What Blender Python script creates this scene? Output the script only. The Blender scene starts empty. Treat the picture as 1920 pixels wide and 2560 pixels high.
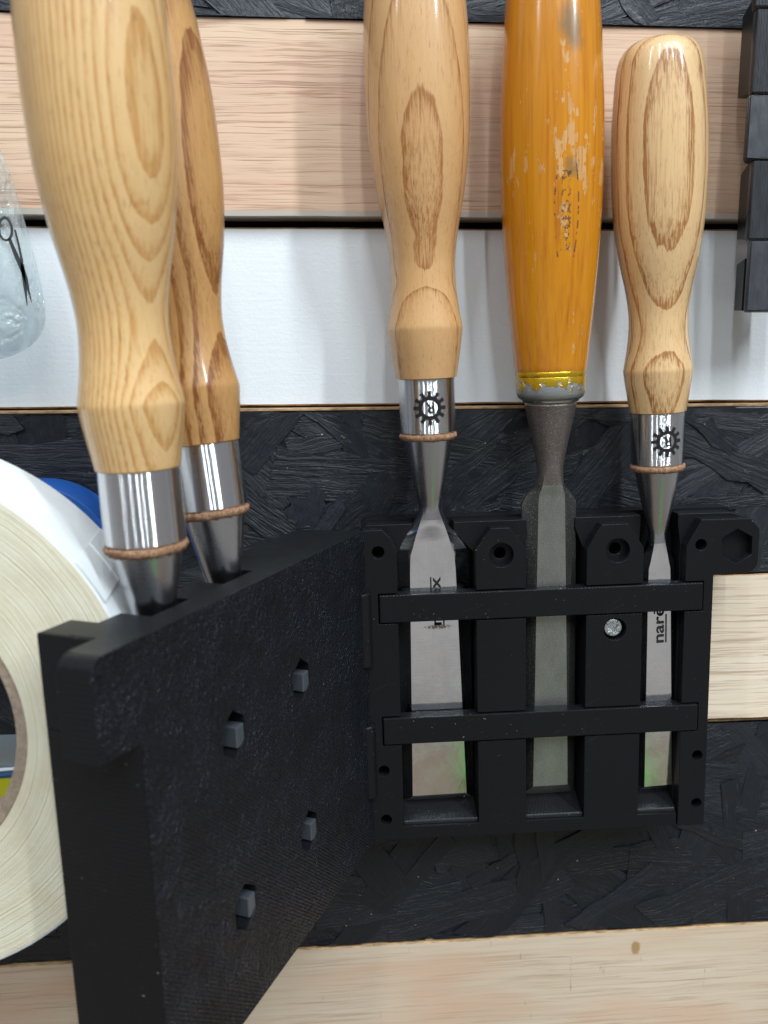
import bpy, bmesh, math, random
from mathutils import Vector, Matrix, noise as mnoise
from math import radians, sin, cos, pi

MM = 0.001
sc = bpy.context.scene
col = sc.collection
rnd = random.Random(7)

# ------------------------------------------------------------------ camera
cam_d = bpy.data.cameras.new('camera')
cam = bpy.data.objects.new('camera', cam_d)
col.objects.link(cam)
sc.camera = cam
F_PX = 2031.27                                   # focal length in pixels of the 1920 x 2560 frame
cam_d.sensor_fit = 'VERTICAL'
cam_d.sensor_height = 36.0
cam_d.sensor_width = 27.0
cam_d.lens = 36.0 * F_PX / 2560.0
cam_d.clip_start = 0.01
cam_d.clip_end = 50.0
CAM = Vector((-14.804, -268.598, 166.240))
PITCH, ROLL, YAW = radians(-9.685), radians(0.433), radians(-4.175)
Rm = Matrix.Rotation(YAW, 3, 'Z') @ Matrix.Rotation(PITCH, 3, 'X') @ Matrix.Rotation(ROLL, 3, 'Y')
view = Matrix((Rm.col[0], Rm.col[2], -Rm.col[1])).transposed()
cam.matrix_world = Matrix.Translation(CAM * MM) @ view.to_4x4()
cam_d.dof.use_dof = True
cam_d.dof.focus_distance = 0.275
cam_d.dof.aperture_fstop = 15.0

# ------------------------------------------------------------------ light
world = bpy.data.worlds.new('World')
sc.world = world
world.use_nodes = True
wt = world.node_tree
bg = wt.nodes['Background']
w_tc = wt.nodes.new('ShaderNodeTexCoord')
w_sep = wt.nodes.new('ShaderNodeSeparateXYZ')
w_ramp = wt.nodes.new('ShaderNodeValToRGB')
w_map = wt.nodes.new('ShaderNodeMapRange')
w_map.inputs['From Min'].default_value = -1.0
w_map.inputs['From Max'].default_value = 1.0
wt.links.new(w_tc.outputs['Generated'], w_sep.inputs[0])
wt.links.new(w_sep.outputs['Z'], w_map.inputs['Value'])
wt.links.new(w_map.outputs[0], w_ramp.inputs[0])
for k_, (p_, c_) in enumerate([(0.12, (0.09, 0.085, 0.08)), (0.21, (0.20, 0.195, 0.19)), (0.31, (0.62, 0.61, 0.60)), (0.46, (0.30, 0.30, 0.31)), (0.62, (0.36, 0.39, 0.43)), (0.9, (0.62, 0.70, 0.80))]):
    e_ = w_ramp.color_ramp.elements[k_] if k_ < 2 else w_ramp.color_ramp.elements.new(p_)
    e_.position = p_
    e_.color = c_ + (1,)
wt.links.new(w_ramp.outputs[0], bg.inputs[0])
bg.inputs[1].default_value = 0.72      # dim workshop light, a bright band added below the horizon for the blades


def batten(x, y, z, power, target, sx=0.09, sy=1.2, colr=(0.86, 0.95, 1.0)):
    d = bpy.data.lights.new('ceiling_batten', 'AREA')
    d.shape = 'RECTANGLE'
    d.size, d.size_y = sx, sy
    d.energy = power
    d.color = colr
    o = bpy.data.objects.new('ceiling_batten', d)
    o.location = (x, y, z)
    o.rotation_euler = (Vector(target) - Vector((x, y, z))).to_track_quat('-Z', 'Y').to_euler()
    col.objects.link(o)
    return o


batten(0.85, -1.05, 1.50, 31, (0, 0, 0.1), 0.07)
batten(0.34, -1.20, 1.60, 12, (0, 0, 0.1), 0.04)
batten(0.02, -1.30, 1.60, 12, (0, 0, 0.1), 0.04)
batten(-0.42, -1.10, 1.55, 8.5, (0, 0, 0.1), 0.04)
batten(-1.05, -1.00, 1.50, 8, (0, 0, 0.1), 0.07)

vs = sc.view_settings
vs.view_transform = 'Standard'
vs.look = 'None'
vs.gamma = 1
vs.use_curve_mapping = False
vs.exposure = 0.0
sc.cycles.max_bounces = 10
sc.cycles.transparent_max_bounces = 12
sc.cycles.use_denoising = True
sc.cycles.sample_clamp_indirect = 6


# ------------------------------------------------------------------ node helpers
class NT:
    def __init__(self, name):
        self.m = bpy.data.materials.new(name)
        self.m.use_nodes = True
        self.t = self.m.node_tree
        self.t.nodes.clear()
        self.out = self.n('ShaderNodeOutputMaterial')
        self.b = self.n('ShaderNodeBsdfPrincipled')
        self.l(self.b.outputs[0], self.out.inputs[0])
        self._tc = None

    def n(self, typ, **kw):
        nd = self.t.nodes.new(typ)
        for k, v in kw.items():
            setattr(nd, k, v)
        return nd

    def l(self, a, b):
        self.t.links.new(a, b)

    def put(self, sock, v):
        if isinstance(v, bpy.types.NodeSocket):
            self.l(v, sock)
        else:
            if isinstance(v, tuple) and len(v) == 3 and sock.type == 'RGBA':
                v = v + (1,)
            sock.default_value = v

    def set(self, **kw):
        names = dict(color='Base Color', rough='Roughness', metal='Metallic', normal='Normal', coat='Coat Weight',
                     coatr='Coat Roughness', spec='Specular IOR Level', trans='Transmission Weight', ior='IOR', alpha='Alpha',
                     aniso='Anisotropic', sheen='Sheen Weight', sss='Subsurface Weight')
        for k, v in kw.items():
            self.put(self.b.inputs[names[k]], v)
        return self

    def coord(self, kind='Object', scale=(1000, 1000, 1000), loc=(0, 0, 0), rot=(0, 0, 0)):
        """object coordinates, in millimetres unless told otherwise"""
        if self._tc is None:
            self._tc = self.n('ShaderNodeTexCoord')
        mp = self.n('ShaderNodeMapping')
        mp.inputs['Scale'].default_value = scale
        mp.inputs['Location'].default_value = loc
        mp.inputs['Rotation'].default_value = rot
        self.l(self._tc.outputs[kind], mp.inputs['Vector'])
        return mp.outputs[0]

    def noise(self, vec, scale, detail=3, rough=0.55, dist=0.0, out=0, lac=2.0):
        nd = self.n('ShaderNodeTexNoise')
        self.l(vec, nd.inputs['Vector'])
        nd.inputs['Scale'].default_value = scale
        nd.inputs['Detail'].default_value = detail
        nd.inputs['Roughness'].default_value = rough
        nd.inputs['Distortion'].default_value = dist
        nd.inputs['Lacunarity'].default_value = lac
        return nd.outputs[out]

    def stretch(self, vec, s):
        mp = self.n('ShaderNodeMapping')
        mp.inputs['Scale'].default_value = s
        self.l(vec, mp.inputs['Vector'])
        return mp.outputs[0]

    def ramp(self, fac, stops, interp='LINEAR'):
        r = self.n('ShaderNodeValToRGB')
        r.color_ramp.interpolation = interp
        el = r.color_ramp.elements
        while len(el) < len(stops):
            el.new(0.5)
        for e, (p, c) in zip(el, stops):
            e.position = p
            if not isinstance(c, tuple):
                c = (c, c, c)
            e.color = c + (1,)
        self.put(r.inputs[0], fac)
        return r.outputs[0]

    def math(self, op, a, b=None, c=None, clamp=False):
        nd = self.n('ShaderNodeMath', operation=op)
        nd.use_clamp = clamp
        self.put(nd.inputs[0], a)
        if b is not None:
            self.put(nd.inputs[1], b)
        if c is not None:
            self.put(nd.inputs[2], c)
        return nd.outputs[0]

    def mix(self, f, a, b, mode='MIX'):
        nd = self.n('ShaderNodeMix', data_type='RGBA', blend_type=mode)
        self.put(nd.inputs['Factor'], f)
        self.put(nd.inputs['A'], a)
        self.put(nd.inputs['B'], b)
        return nd.outputs['Result']

    def sep(self, vec):
        nd = self.n('ShaderNodeSeparateXYZ')
        self.l(vec, nd.inputs[0])
        return nd.outputs

    def comb(self, x, y, z):
        nd = self.n('ShaderNodeCombineXYZ')
        for i, v in enumerate((x, y, z)):
            self.put(nd.inputs[i], v)
        return nd.outputs[0]

    def bump(self, h, dist_mm=0.3, strength=1.0, normal=None):
        nd = self.n('ShaderNodeBump')
        nd.inputs['Strength'].default_value = strength
        nd.inputs['Distance'].default_value = dist_mm * MM
        self.put(nd.inputs['Height'], h)
        if normal is not None:
            self.l(normal, nd.inputs['Normal'])
        return nd.outputs[0]


# ------------------------------------------------------------------ materials
def mat_plywood(name, tint_a, tint_b, line, seed=0.0, lines=1.0, marks=0.0):
    t = NT(name)
    v = t.coord('Object', loc=(seed * 37, 0, seed * 91))
    x, y, z = t.sep(v)
    base = t.noise(t.stretch(v, (0.008, 0.05, 0.03)), 1.0, 3)
    fine = t.noise(t.stretch(v, (0.006, 0.1, 0.42)), 1.0, 5, 0.65, 0.2)
    wav = t.noise(t.stretch(v, (0.012, 0.1, 0.02)), 1.0, 3, 0.6)
    zz = t.comb(t.math('MULTIPLY', x, 0.026), 0.0, t.math('MULTIPLY', t.math('ADD', z, t.math('MULTIPLY', wav, 4.0)), 0.78))
    pores = t.noise(zz, 1.0, 3, 0.62)
    zz2 = t.comb(t.math('MULTIPLY', x, 0.022), 7.0, t.math('MULTIPLY', t.math('ADD', z, t.math('MULTIPLY', wav, 4.0)), 1.9))
    hair = t.noise(zz2, 1.0, 2, 0.5)
    c = t.mix(t.ramp(base, [(0.38, 0.0), (0.62, 1.0)]), tint_a, tint_b)
    c = t.mix(t.ramp(fine, [(0.42, 0.0), (0.64, 0.45)]), c, line)
    dens = t.ramp(t.noise(t.stretch(v, (0.006, 0.1, 0.045)), 1.0, 2), [(0.32, 0.35), (0.6, 1.0)])
    pm = t.math('MULTIPLY', t.ramp(pores, [(0.535, 0.0), (0.60, 0.55), (0.66, 0.9)]), t.math('MULTIPLY', dens, lines))
    hm = t.math('MULTIPLY', t.ramp(hair, [(0.57, 0.0), (0.63, 0.7)]), t.math('MULTIPLY', dens, lines))
    c = t.mix(pm, c, (line[0] * 0.62, line[1] * 0.50, line[2] * 0.42))
    c = t.mix(hm, c, (line[0] * 0.45, line[1] * 0.34, line[2] * 0.27))
    if marks:
        m1 = t.ramp(t.noise(t.stretch(v, (0.30, 0.3, 0.07)), 1.0, 4, 0.65), [(0.67, 0.0), (0.73, 0.45 * marks)])
        c = t.mix(m1, c, (0.20, 0.15, 0.11))
        pk = t.ramp(t.noise(t.stretch(v, (0.012, 0.3, 0.05)), 1.0, 2), [(0.52, 0.0), (0.66, 0.55)])
        c = t.mix(pk, c, (0.58, 0.37, 0.25))
        a_ = t.math('DIVIDE', t.math('SUBTRACT', x, 108.0 + seed * 37), 2.2)
        b_ = t.math('DIVIDE', t.math('SUBTRACT', z, -66.0 + seed * 91), 3.6)
        k_ = t.math('ADD', t.math('MULTIPLY', a_, a_), t.math('MULTIPLY', b_, b_))
        c = t.mix(t.ramp(t.math('ADD', k_, t.math('MULTIPLY', t.math('SUBTRACT', t.noise(v, 0.6, 3), 0.5), 0.9)), [(0.35, 0.8), (1.0, 0.0)]), c, (0.33, 0.17, 0.05))
    h = t.math('SUBTRACT', t.math('MULTIPLY', fine, 0.3), t.math('ADD', pm, hm))
    t.set(color=c, rough=0.55, normal=t.bump(h, 0.10, 0.6), spec=0.35)
    return t.m


def mat_white():
    t = NT('white paint')
    v = t.coord()
    fine = t.noise(t.stretch(v, (0.05, 1, 0.9)), 1.0, 4, 0.6)
    roll = t.noise(v, 0.9, 3, 0.6)
    scuff = t.ramp(t.noise(t.stretch(v, (0.12, 0.2, 0.22)), 1.0, 6, 0.7), [(0.69, 0.0), (0.76, 0.35)])
    c = t.mix(scuff, (0.74, 0.76, 0.78), (0.55, 0.53, 0.50))
    t.set(color=c, rough=0.42, spec=0.4,
          normal=t.bump(t.math('ADD', t.math('MULTIPLY', fine, 0.6), roll), 0.16, 0.65))
    return t.m


def mat_osb(name='black painted strand board', gain=1.0):
    t = NT(name)
    uv = t.coord('UV', (1, 1, 1))
    v = t.coord()
    wob = t.noise(t.stretch(uv, (0.06, 0.16, 1)), 1.0, 2)
    ux, uy, uz = t.sep(uv)
    gv = t.comb(t.math('MULTIPLY', ux, 0.045), t.math('MULTIPLY', t.math('ADD', uy, t.math('MULTIPLY', wob, 3.0)), 0.80), 0.0)
    grain = t.noise(gv, 1.0, 5, 0.66, 0.5)
    fib = t.noise(t.stretch(uv, (0.3, 2.4, 1)), 1.0, 3, 0.6, 0.4)
    lump = t.noise(v, 0.16, 4, 0.6)
    brush = t.noise(t.stretch(v, (0.25, 0.4, 0.55)), 1.0, 4, 0.65)
    h = t.math('ADD', t.math('ADD', t.math('MULTIPLY', grain, 1.35), t.math('MULTIPLY', fib, 0.25)),
               t.math('ADD', t.math('MULTIPLY', lump, 0.9), t.math('MULTIPLY', brush, 0.22)))
    flecks = t.ramp(t.noise(v, 0.55, 2, 0.5), [(0.765, 0.0), (0.79, 1.0)])
    worn = t.ramp(t.noise(t.stretch(uv, (0.07, 0.6, 1)), 1.0, 4, 0.7), [(0.60, 0.0), (0.80, 1.0)])
    isl = t.n('ShaderNodeNewGeometry').outputs['Random Per Island']
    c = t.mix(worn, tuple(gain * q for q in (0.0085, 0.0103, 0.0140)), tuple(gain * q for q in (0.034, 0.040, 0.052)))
    c = t.mix(t.ramp(isl, [(0.0, 0.40), (0.5, 0.0)]), c, (0.004, 0.0045, 0.006))
    c = t.mix(t.ramp(isl, [(0.6, 0.0), (1.0, 0.2)]), c, (0.030, 0.034, 0.043))
    c = t.mix(t.math('MULTIPLY', flecks, 0.8), c, (0.40, 0.31, 0.23))
    t.set(color=c, rough=t.math('ADD', t.ramp(brush, [(0.3, 0.26), (0.7, 0.42)]), t.math('MULTIPLY', isl, 0.10)), spec=0.40, normal=t.bump(h, 0.54, 0.85))
    return t.m


def mat_plain(name, c, rough=0.5, metal=0.0, **kw):
    t = NT(name)
    t.set(color=c, rough=rough, metal=metal, **kw)
    return t.m


def mat_edge():
    t = NT('raw board edge')
    v = t.coord()
    nz = t.noise(t.stretch(v, (0.2, 1, 1)), 1.0, 4, 0.65)
    t.set(color=t.ramp(nz, [(0.3, (0.16, 0.085, 0.035)), (0.62, (0.52, 0.33, 0.17))]), rough=0.75,
          normal=t.bump(nz, 0.3, 0.7))
    return t.m


def mat_print(name='black printed plastic', angle=45.0, base=(0.0068, 0.0071, 0.0083)):
    """fused-filament plastic: fine slanted extrusion lines, dust specks"""
    t = NT(name)
    v = t.coord('Object', rot=(0, radians(angle), 0))
    x, y, z = t.sep(v)
    ln = t.math('SINE', t.math('MULTIPLY', t.math('ADD', x, t.math('MULTIPLY', t.noise(v, 0.12, 2), 0.6)), 2 * pi / 0.85))
    o = t.coord()
    layer = t.math('SINE', t.math('MULTIPLY', t.sep(o)[1], 2 * pi / 0.6))
    patch = t.noise(o, 0.05, 3, 0.6)
    vis = t.ramp(t.noise(o, 0.035, 2), [(0.38, 0.25), (0.62, 1.0)])
    grit = t.noise(o, 1.7, 3, 0.7)
    h = t.math('ADD', t.math('ADD', t.math('MULTIPLY', t.math('MULTIPLY', ln, vis), 0.55), t.math('MULTIPLY', layer, 0.3)), t.math('MULTIPLY', grit, 1.3))
    dust = t.ramp(t.noise(o, 1.1, 1, 0.5), [(0.77, 0.0), (0.80, 1.0)])
    area = t.ramp(t.noise(o, 0.06, 2), [(0.42, 0.0), (0.58, 1.0)])
    c = t.mix(t.math('MULTIPLY', t.math('MULTIPLY', dust, area), 0.4), base, (0.45, 0.46, 0.47))
    sc1 = t.ramp(t.noise(t.stretch(t.coord('Object', rot=(0.3, radians(27), 0)), (0.05, 0.3, 1.5)), 1.0, 3, 0.6), [(0.66, 0.0), (0.72, 0.5)])
    c = t.mix(t.math('MULTIPLY', sc1, area), c, (0.030, 0.032, 0.036))
    t.set(color=c, rough=t.ramp(patch, [(0.3, 0.28), (0.7, 0.40)]), spec=0.19, normal=t.bump(h, 0.06, 0.8))
    return t.m


def mat_leaf_back():
    """sheet-textured face of the print: pebbled grain with wiped patches"""
    t = NT('pebbled black plastic')
    v = t.coord()
    peb = t.noise(v, 0.72, 3, 0.62, 0.7)
    fine = t.noise(v, 1.5, 2, 0.6)
    d = t.coord('Object', rot=(0, radians(-48), 0))
    ln = t.math('SINE', t.math('MULTIPLY', t.sep(d)[0], 2 * pi / 0.9))
    blot = t.noise(v, 0.075, 4, 0.6)
    pit = t.ramp(t.noise(v, 0.17, 2, 0.5, 0.4), [(0.24, 1.0), (0.34, 0.0)])
    amp = t.ramp(blot, [(0.32, 0.35), (0.62, 1.0)])
    h = t.math('MULTIPLY', t.math('ADD', t.math('ADD', t.math('MULTIPLY', peb, 2.6), t.math('MULTIPLY', fine, 0.8)), t.math('MULTIPLY', ln, 0.22)), amp)
    h = t.math('SUBTRACT', h, t.math('MULTIPLY', pit, 0.7))
    c = t.mix(t.ramp(blot, [(0.35, 0.0), (0.65, 1.0)]), (0.0034, 0.0042, 0.0064), (0.0080, 0.0105, 0.0170))
    t.set(color=c, rough=t.ramp(blot, [(0.3, 0.42), (0.65, 0.24)]), spec=0.36, normal=t.bump(h, 0.52, 1.0))
    return t.m


def mat_ash(name, spacing, phi, bound, zref, light, dark, tilt=0.0, curve=0.0, warp=0.8, band=0.34, dens=1.0, coat=0.6, pinch=None):
    """flat-sawn ash: growth layers cut by the turned surface; porous early wood starts sharply at each layer and fades inward"""
    t = NT(name)
    v = t.coord('Object', rot=(0, 0, radians(phi)))
    x, y, z = t.sep(v)
    w = t.noise(t.stretch(v, (0.05, 0.05, 0.016)), 1.0, 2)
    w2 = t.noise(t.stretch(v, (0.8, 0.8, 0.045)), 1.0, 3, 0.65)
    f = t.math('SUBTRACT', t.math('MULTIPLY', y, -1.0), t.math('MULTIPLY', t.math('MULTIPLY', x, x), curve))
    f = t.math('SUBTRACT', f, t.math('MULTIPLY', t.math('SUBTRACT', z, zref), tilt))
    f = t.math('ADD', f, t.math('MULTIPLY', t.math('SUBTRACT', w, 0.5), warp * 2))
    w3 = t.noise(t.stretch(v, (0.22, 0.22, 0.06)), 1.0, 3, 0.6)
    f = t.math('ADD', f, t.math('MULTIPLY', t.math('SUBTRACT', w3, 0.5), min(1.3, spacing * 0.30)))
    f = t.math('ADD', f, t.math('MULTIPLY', t.math('SUBTRACT', w2, 0.5), min(0.45, spacing * 0.14)))
    if pinch:
        z0_, w_, k_ = pinch
        q = t.math('DIVIDE', t.math('SUBTRACT', z, z0_), w_)
        f = t.math('SUBTRACT', f, t.math('MULTIPLY', t.math('EXPONENT', t.math('MULTIPLY', t.math('MULTIPLY', q, q), -1.0)), k_))
    ph = t.math('FRACT', t.math('DIVIDE', t.math('ADD', f, 60 * spacing - bound), spacing))
    bandv = t.ramp(ph, [(0.0, 0.0), (0.03, 1.0), (band * 0.4, 0.85), (band * 0.8, 0.36), (band * 1.3, 0.13), (min(band * 2.2, 0.93), 0.03), (1.0, 0.0)])
    pores = t.noise(t.stretch(v, (1.9, 1.9, 0.05)), 1.0, 4, 0.65)
    pore2 = t.noise(t.stretch(v, (2.3, 2.3, 0.24)), 1.0, 3, 0.65)
    dk = t.math('MULTIPLY', bandv, t.ramp(pores, [(0.30, 0.45), (0.58, 1.0)]))
    inner = t.math('MULTIPLY', t.ramp(ph, [(0.02, 0.0), (0.06, 1.0), (0.30, 0.55), (0.55, 0.16), (1.0, 0.10)]), t.ramp(pores, [(0.46, 0.0), (0.64, 0.75 * dens)]))
    dk = t.math('ADD', dk, inner, clamp=True)
    c = t.mix(dk, light, dark)
    mott = t.noise(t.stretch(v, (0.2, 0.2, 0.03)), 1.0, 3)
    c = t.mix(t.ramp(mott, [(0.35, 0.0), (0.7, 0.30)]), c, tuple(a * b for a, b in zip(light, (0.90, 0.80, 0.66))))
    pm = t.ramp(pore2, [(0.58, 0.0), (0.66, 0.75)])
    c = t.mix(t.math('MULTIPLY', pm, t.math('ADD', t.math('MULTIPLY', bandv, 0.55), 0.42)), c, tuple(a * 0.5 for a in dark))
    h = t.math('SUBTRACT', t.math('MULTIPLY', w2, 0.2), t.math('MULTIPLY', pm, t.math('ADD', bandv, 0.25)))
    t.set(color=c, rough=0.40, spec=0.4, coat=coat, coatr=0.11, normal=t.bump(h, 0.05, 0.6))
    return t.m


def mat_amber():
    """worn amber lacquer over beech, chipped patches, a rubbed-off black stamp"""
    t = NT('worn amber lacquer')
    v = t.coord()
    x, y, z = t.sep(v)
    st = t.noise(t.stretch(v, (0.55, 0.55, 0.012)), 1.0, 4, 0.6, 0.3)
    st2 = t.noise(t.stretch(v, (1.6, 1.6, 0.06)), 1.0, 3, 0.6)
    c = t.ramp(st, [(0.30, (0.56, 0.215, 0.003)), (0.55, (0.49, 0.175, 0.002)), (0.64, (0.44, 0.14, 0.002)), (0.72, (0.27, 0.07, 0.001))])
    c = t.mix(t.ramp(st2, [(0.54, 0.0), (0.72, 0.38)]), c, (0.34, 0.10, 0.004))
    # chips: where the lacquer has flaked, denser in the middle of the grip
    cn = t.noise(t.stretch(v, (0.30, 0.30, 0.11)), 1.0, 5, 0.62)
    cf = t.noise(t.stretch(v, (1.1, 1.1, 0.45)), 1.0, 3, 0.6)
    dz = t.math('ABSOLUTE', t.math('SUBTRACT', z, 230.0))
    near = t.math('SUBTRACT', 0.105, t.math('MULTIPLY', dz, 0.0030))
    front = t.math('MULTIPLY', t.math('SUBTRACT', 12.0, t.math('ABSOLUTE', t.math('ADD', x, -1.0))), 0.004)
    th = t.math('SUBTRACT', 0.665, t.math('ADD', t.math('MAXIMUM', near, 0.0), front))
    chip = t.math('GREATER_THAN', t.math('ADD', t.math('MULTIPLY', cn, 0.85), t.math('MULTIPLY', cf, 0.15)), th)
    chip2 = t.math('GREATER_THAN', t.noise(t.stretch(v, (0.6, 0.6, 0.30)), 1.0, 3), 0.735)
    chip = t.math('MAXIMUM', chip, chip2)
    # bare streaked wood
    bare = t.ramp(st2, [(0.35, (0.60, 0.36, 0.15)), (0.65, (0.38, 0.17, 0.055))])
    c = t.mix(t.math('MULTIPLY', chip, 0.68), c, bare)
    # grey bruise near the top
    def blob(cx, cz, rx, rz):
        a = t.math('DIVIDE', t.math('SUBTRACT', x, cx), rx)
        b = t.math('DIVIDE', t.math('SUBTRACT', z, cz), rz)
        d = t.math('ADD', t.math('MULTIPLY', a, a), t.math('MULTIPLY', b, b))
        d = t.math('ADD', d, t.math('MULTIPLY', t.math('SUBTRACT', cn, 0.5), 2.2))
        return t.ramp(d, [(0.0, 1.0), (0.95, 0.0)])
    c = t.mix(t.math('MULTIPLY', blob(2.0, 264.0, 4.6, 8.0), 0.7), c, (0.10, 0.085, 0.055))
    c = t.mix(t.math('MULTIPLY', blob(2.5, 226.0, 3.2, 3.4), 0.55), c, (0.12, 0.10, 0.06))
    # stamp: lens-shaped outline with smeared marks inside
    zc = t.math('SUBTRACT', z, 214.5)
    half = t.math('SUBTRACT', 3.7, t.math('MULTIPLY', t.math('MULTIPLY', zc, zc), 0.006))
    ax = t.math('ABSOLUTE', t.math('SUBTRACT', x, 0.9))
    edge = t.math('LESS_THAN', t.math('ABSOLUTE', t.math('SUBTRACT', ax, half)), 0.24)
    inz = t.math('LESS_THAN', t.math('ABSOLUTE', zc), 14.5)
    brk = t.math('GREATER_THAN', t.noise(t.stretch(v, (0.5, 0.5, 0.5)), 1.0, 3), 0.52)
    edge = t.math('MULTIPLY', t.math('MULTIPLY', edge, inz), brk)
    inner = t.math('LESS_THAN', t.math('ABSOLUTE', t.math('SUBTRACT', x, 0.7)), 1.5)
    smear = t.math('GREATER_THAN', t.noise(t.stretch(v, (0.9, 0.9, 0.75)), 1.0, 4, 0.7), 0.53)
    inzz = t.math('LESS_THAN', t.math('ABSOLUTE', t.math('ADD', zc, 1.0)), 11.5)
    stamp = t.math('MAXIMUM', edge, t.math('MULTIPLY', t.math('MULTIPLY', inner, smear), inzz))
    stamp = t.math('MULTIPLY', stamp, t.math('LESS_THAN', y, 0.0))
    c = t.mix(t.math('MULTIPLY', stamp, 0.75), c, (0.018, 0.020, 0.024))
    r = t.math('ADD', 0.24, t.math('MULTIPLY', chip, 0.30))
    h = t.math('SUBTRACT', t.math('MULTIPLY', st2, 0.35), t.math('MULTIPLY', chip, 0.6))
    t.set(color=c, rough=r, spec=0.5, coat=t.math('SUBTRACT', 0.45, t.math('MULTIPLY', chip, 0.38)), coatr=0.10,
          normal=t.bump(h, 0.09, 0.7))
    return t.m


def mat_steel(name, base=(0.60, 0.60, 0.61), rough=0.13, streak=(0.6, 0.6, 0.02), amt=0.02, haze=0.12, stain=0.0, turned=0.0):
    """turned > 0: lathe grooves round the axis, highlights drawn out along it"""
    t = NT(name)
    v = t.coord()
    s = t.noise(t.stretch(v, streak), 4.0, 3, 0.6)
    hz = t.noise(v, 0.14, 4, 0.6)
    gr = t.noise(v, 1.6, 3, 0.7)
    r = t.math('ADD', rough, t.math('MULTIPLY', t.ramp(hz, [(0.35, 0.0), (0.7, 1.0)]), haze))
    c = t.mix(t.ramp(gr, [(0.60, 0.0), (0.75, stain)]), base, (base[0] * 0.35, base[1] * 0.33, base[2] * 0.32))
    t.set(color=c, metal=1.0, rough=r, normal=t.bump(t.math('ADD', s, t.math('MULTIPLY', gr, stain)), amt, 0.6))
    if turned:
        geo = t.n('ShaderNodeNewGeometry')
        wn = t.n('ShaderNodeTexWhiteNoise', noise_dimensions='3D')
        t.l(t.stretch(v, (977.0, 977.0, 977.0)), wn.inputs['Vector'])
        k = t.math('SUBTRACT', t.math('MULTIPLY', wn.outputs['Value'], 2.0), 1.0)
        k = t.math('MULTIPLY', t.math('MULTIPLY', k, t.math('ABSOLUTE', k)), turned)
        tilt = t.comb(0.0, 0.0, k)
        ad = t.n('ShaderNodeVectorMath', operation='ADD')
        t.l(t.bump(s, amt, 0.6), ad.inputs[0])
        t.l(tilt, ad.inputs[1])
        nrm = t.n('ShaderNodeVectorMath', operation='NORMALIZE')
        t.l(ad.outputs[0], nrm.inputs[0])
        t.l(nrm.outputs[0], t.b.inputs['Normal'])
    return t.m


def mat_blade(name='ground blade steel', grime=False):
    """ground and lapped steel, hazy smears and a smudge of grime over the lettering"""
    t = NT(name)
    v = t.coord()
    x, y, z = t.sep(v)
    haze = t.noise(t.stretch(v, (0.16, 0.16, 0.10)), 1.0, 5, 0.62, 0.6)
    gr = t.noise(v, 1.3, 4, 0.7)
    lap = t.noise(t.stretch(v, (0.25, 1, 2.2)), 1.0, 3, 0.6)
    hz = t.ramp(haze, [(0.38, 0.0), (0.64, 1.0)])
    c = t.mix(hz, (0.68, 0.68, 0.69), (0.80, 0.80, 0.81))
    c = t.mix(t.math('MULTIPLY', t.ramp(gr, [(0.56, 0.0), (0.70, 0.45)]), t.ramp(haze, [(0.48, 0.0), (0.62, 1.0)])), c, (0.36, 0.35, 0.34))
    a_ = t.math('DIVIDE', t.math('SUBTRACT', x, 1.2), 5.0)
    b_ = t.math('DIVIDE', t.math('SUBTRACT', z, 78.2), 0.9)
    k_ = t.math('ADD', t.math('ADD', t.math('MULTIPLY', a_, a_), t.math('MULTIPLY', b_, b_)), t.math('MULTIPLY', t.math('SUBTRACT', gr, 0.5), 5.5))
    if grime:
        c = t.mix(t.ramp(k_, [(0.35, 0.8), (0.9, 0.0)]), c, (0.06, 0.05, 0.04))
    t.set(color=c, metal=1.0, rough=t.math('ADD', 0.05, t.math('MULTIPLY', hz, 0.13)), normal=t.bump(t.math('ADD', t.math('MULTIPLY', lap, 0.5), haze), 0.05, 0.5))
    return t.m


def mat_pitted(name, tone, brown, rough=0.42):
    t = NT(name)
    v = t.coord()
    a = t.noise(v, 2.3, 4, 0.75)
    b = t.noise(t.stretch(v, (0.12, 0.12, 0.05)), 1.0, 4, 0.7)
    c = t.mix(t.ramp(b, [(0.25, 0.0), (0.75, 1.0)]), tone, brown)
    c = t.mix(t.ramp(a, [(0.56, 0.0), (0.70, 0.9)]), c, (0.62, 0.61, 0.58))
    c = t.mix(t.ramp(a, [(0.30, 0.8), (0.42, 0.0)]), c, (0.035, 0.032, 0.028))
    t.set(color=c, metal=0.85, rough=rough, normal=t.bump(a, 0.10, 0.7))
    return t.m


def mat_gold_chipped():
    t = NT('chipped gold band')
    v = t.coord()
    x, y, z = t.sep(v)
    n1 = t.noise(v, 0.36, 3, 0.5)
    lim = t.math('ADD', n1, t.math('MULTIPLY', t.math('SUBTRACT', 160.8, z), 0.055))
    bare = t.ramp(lim, [(0.515, 0.0), (0.54, 1.0)])
    c = t.mix(bare, (0.58, 0.36, 0.02), (0.42, 0.44, 0.45))
    fine = t.noise(v, 1.6, 3, 0.6)
    t.set(color=c, metal=t.math('ADD', 0.75, t.math('MULTIPLY', bare, 0.15)),
          rough=t.math('ADD', 0.25, t.math('MULTIPLY', bare, 0.2)),
          normal=t.bump(t.math('SUBTRACT', t.math('MULTIPLY', fine, 0.6), bare), 0.14, 0.8))
    return t.m


def mat_leather():
    t = NT('frayed leather')
    v = t.coord()
    n1 = t.noise(t.stretch(v, (1, 1, 0.6)), 1.3, 5, 0.75)
    c = t.ramp(n1, [(0.28, (0.12, 0.055, 0.028)), (0.50, (0.30, 0.165, 0.095)), (0.72, (0.50, 0.33, 0.23))])
    t.set(color=c, rough=0.9, spec=0.15, normal=t.bump(n1, 0.5, 0.9))
    return t.m


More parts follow.
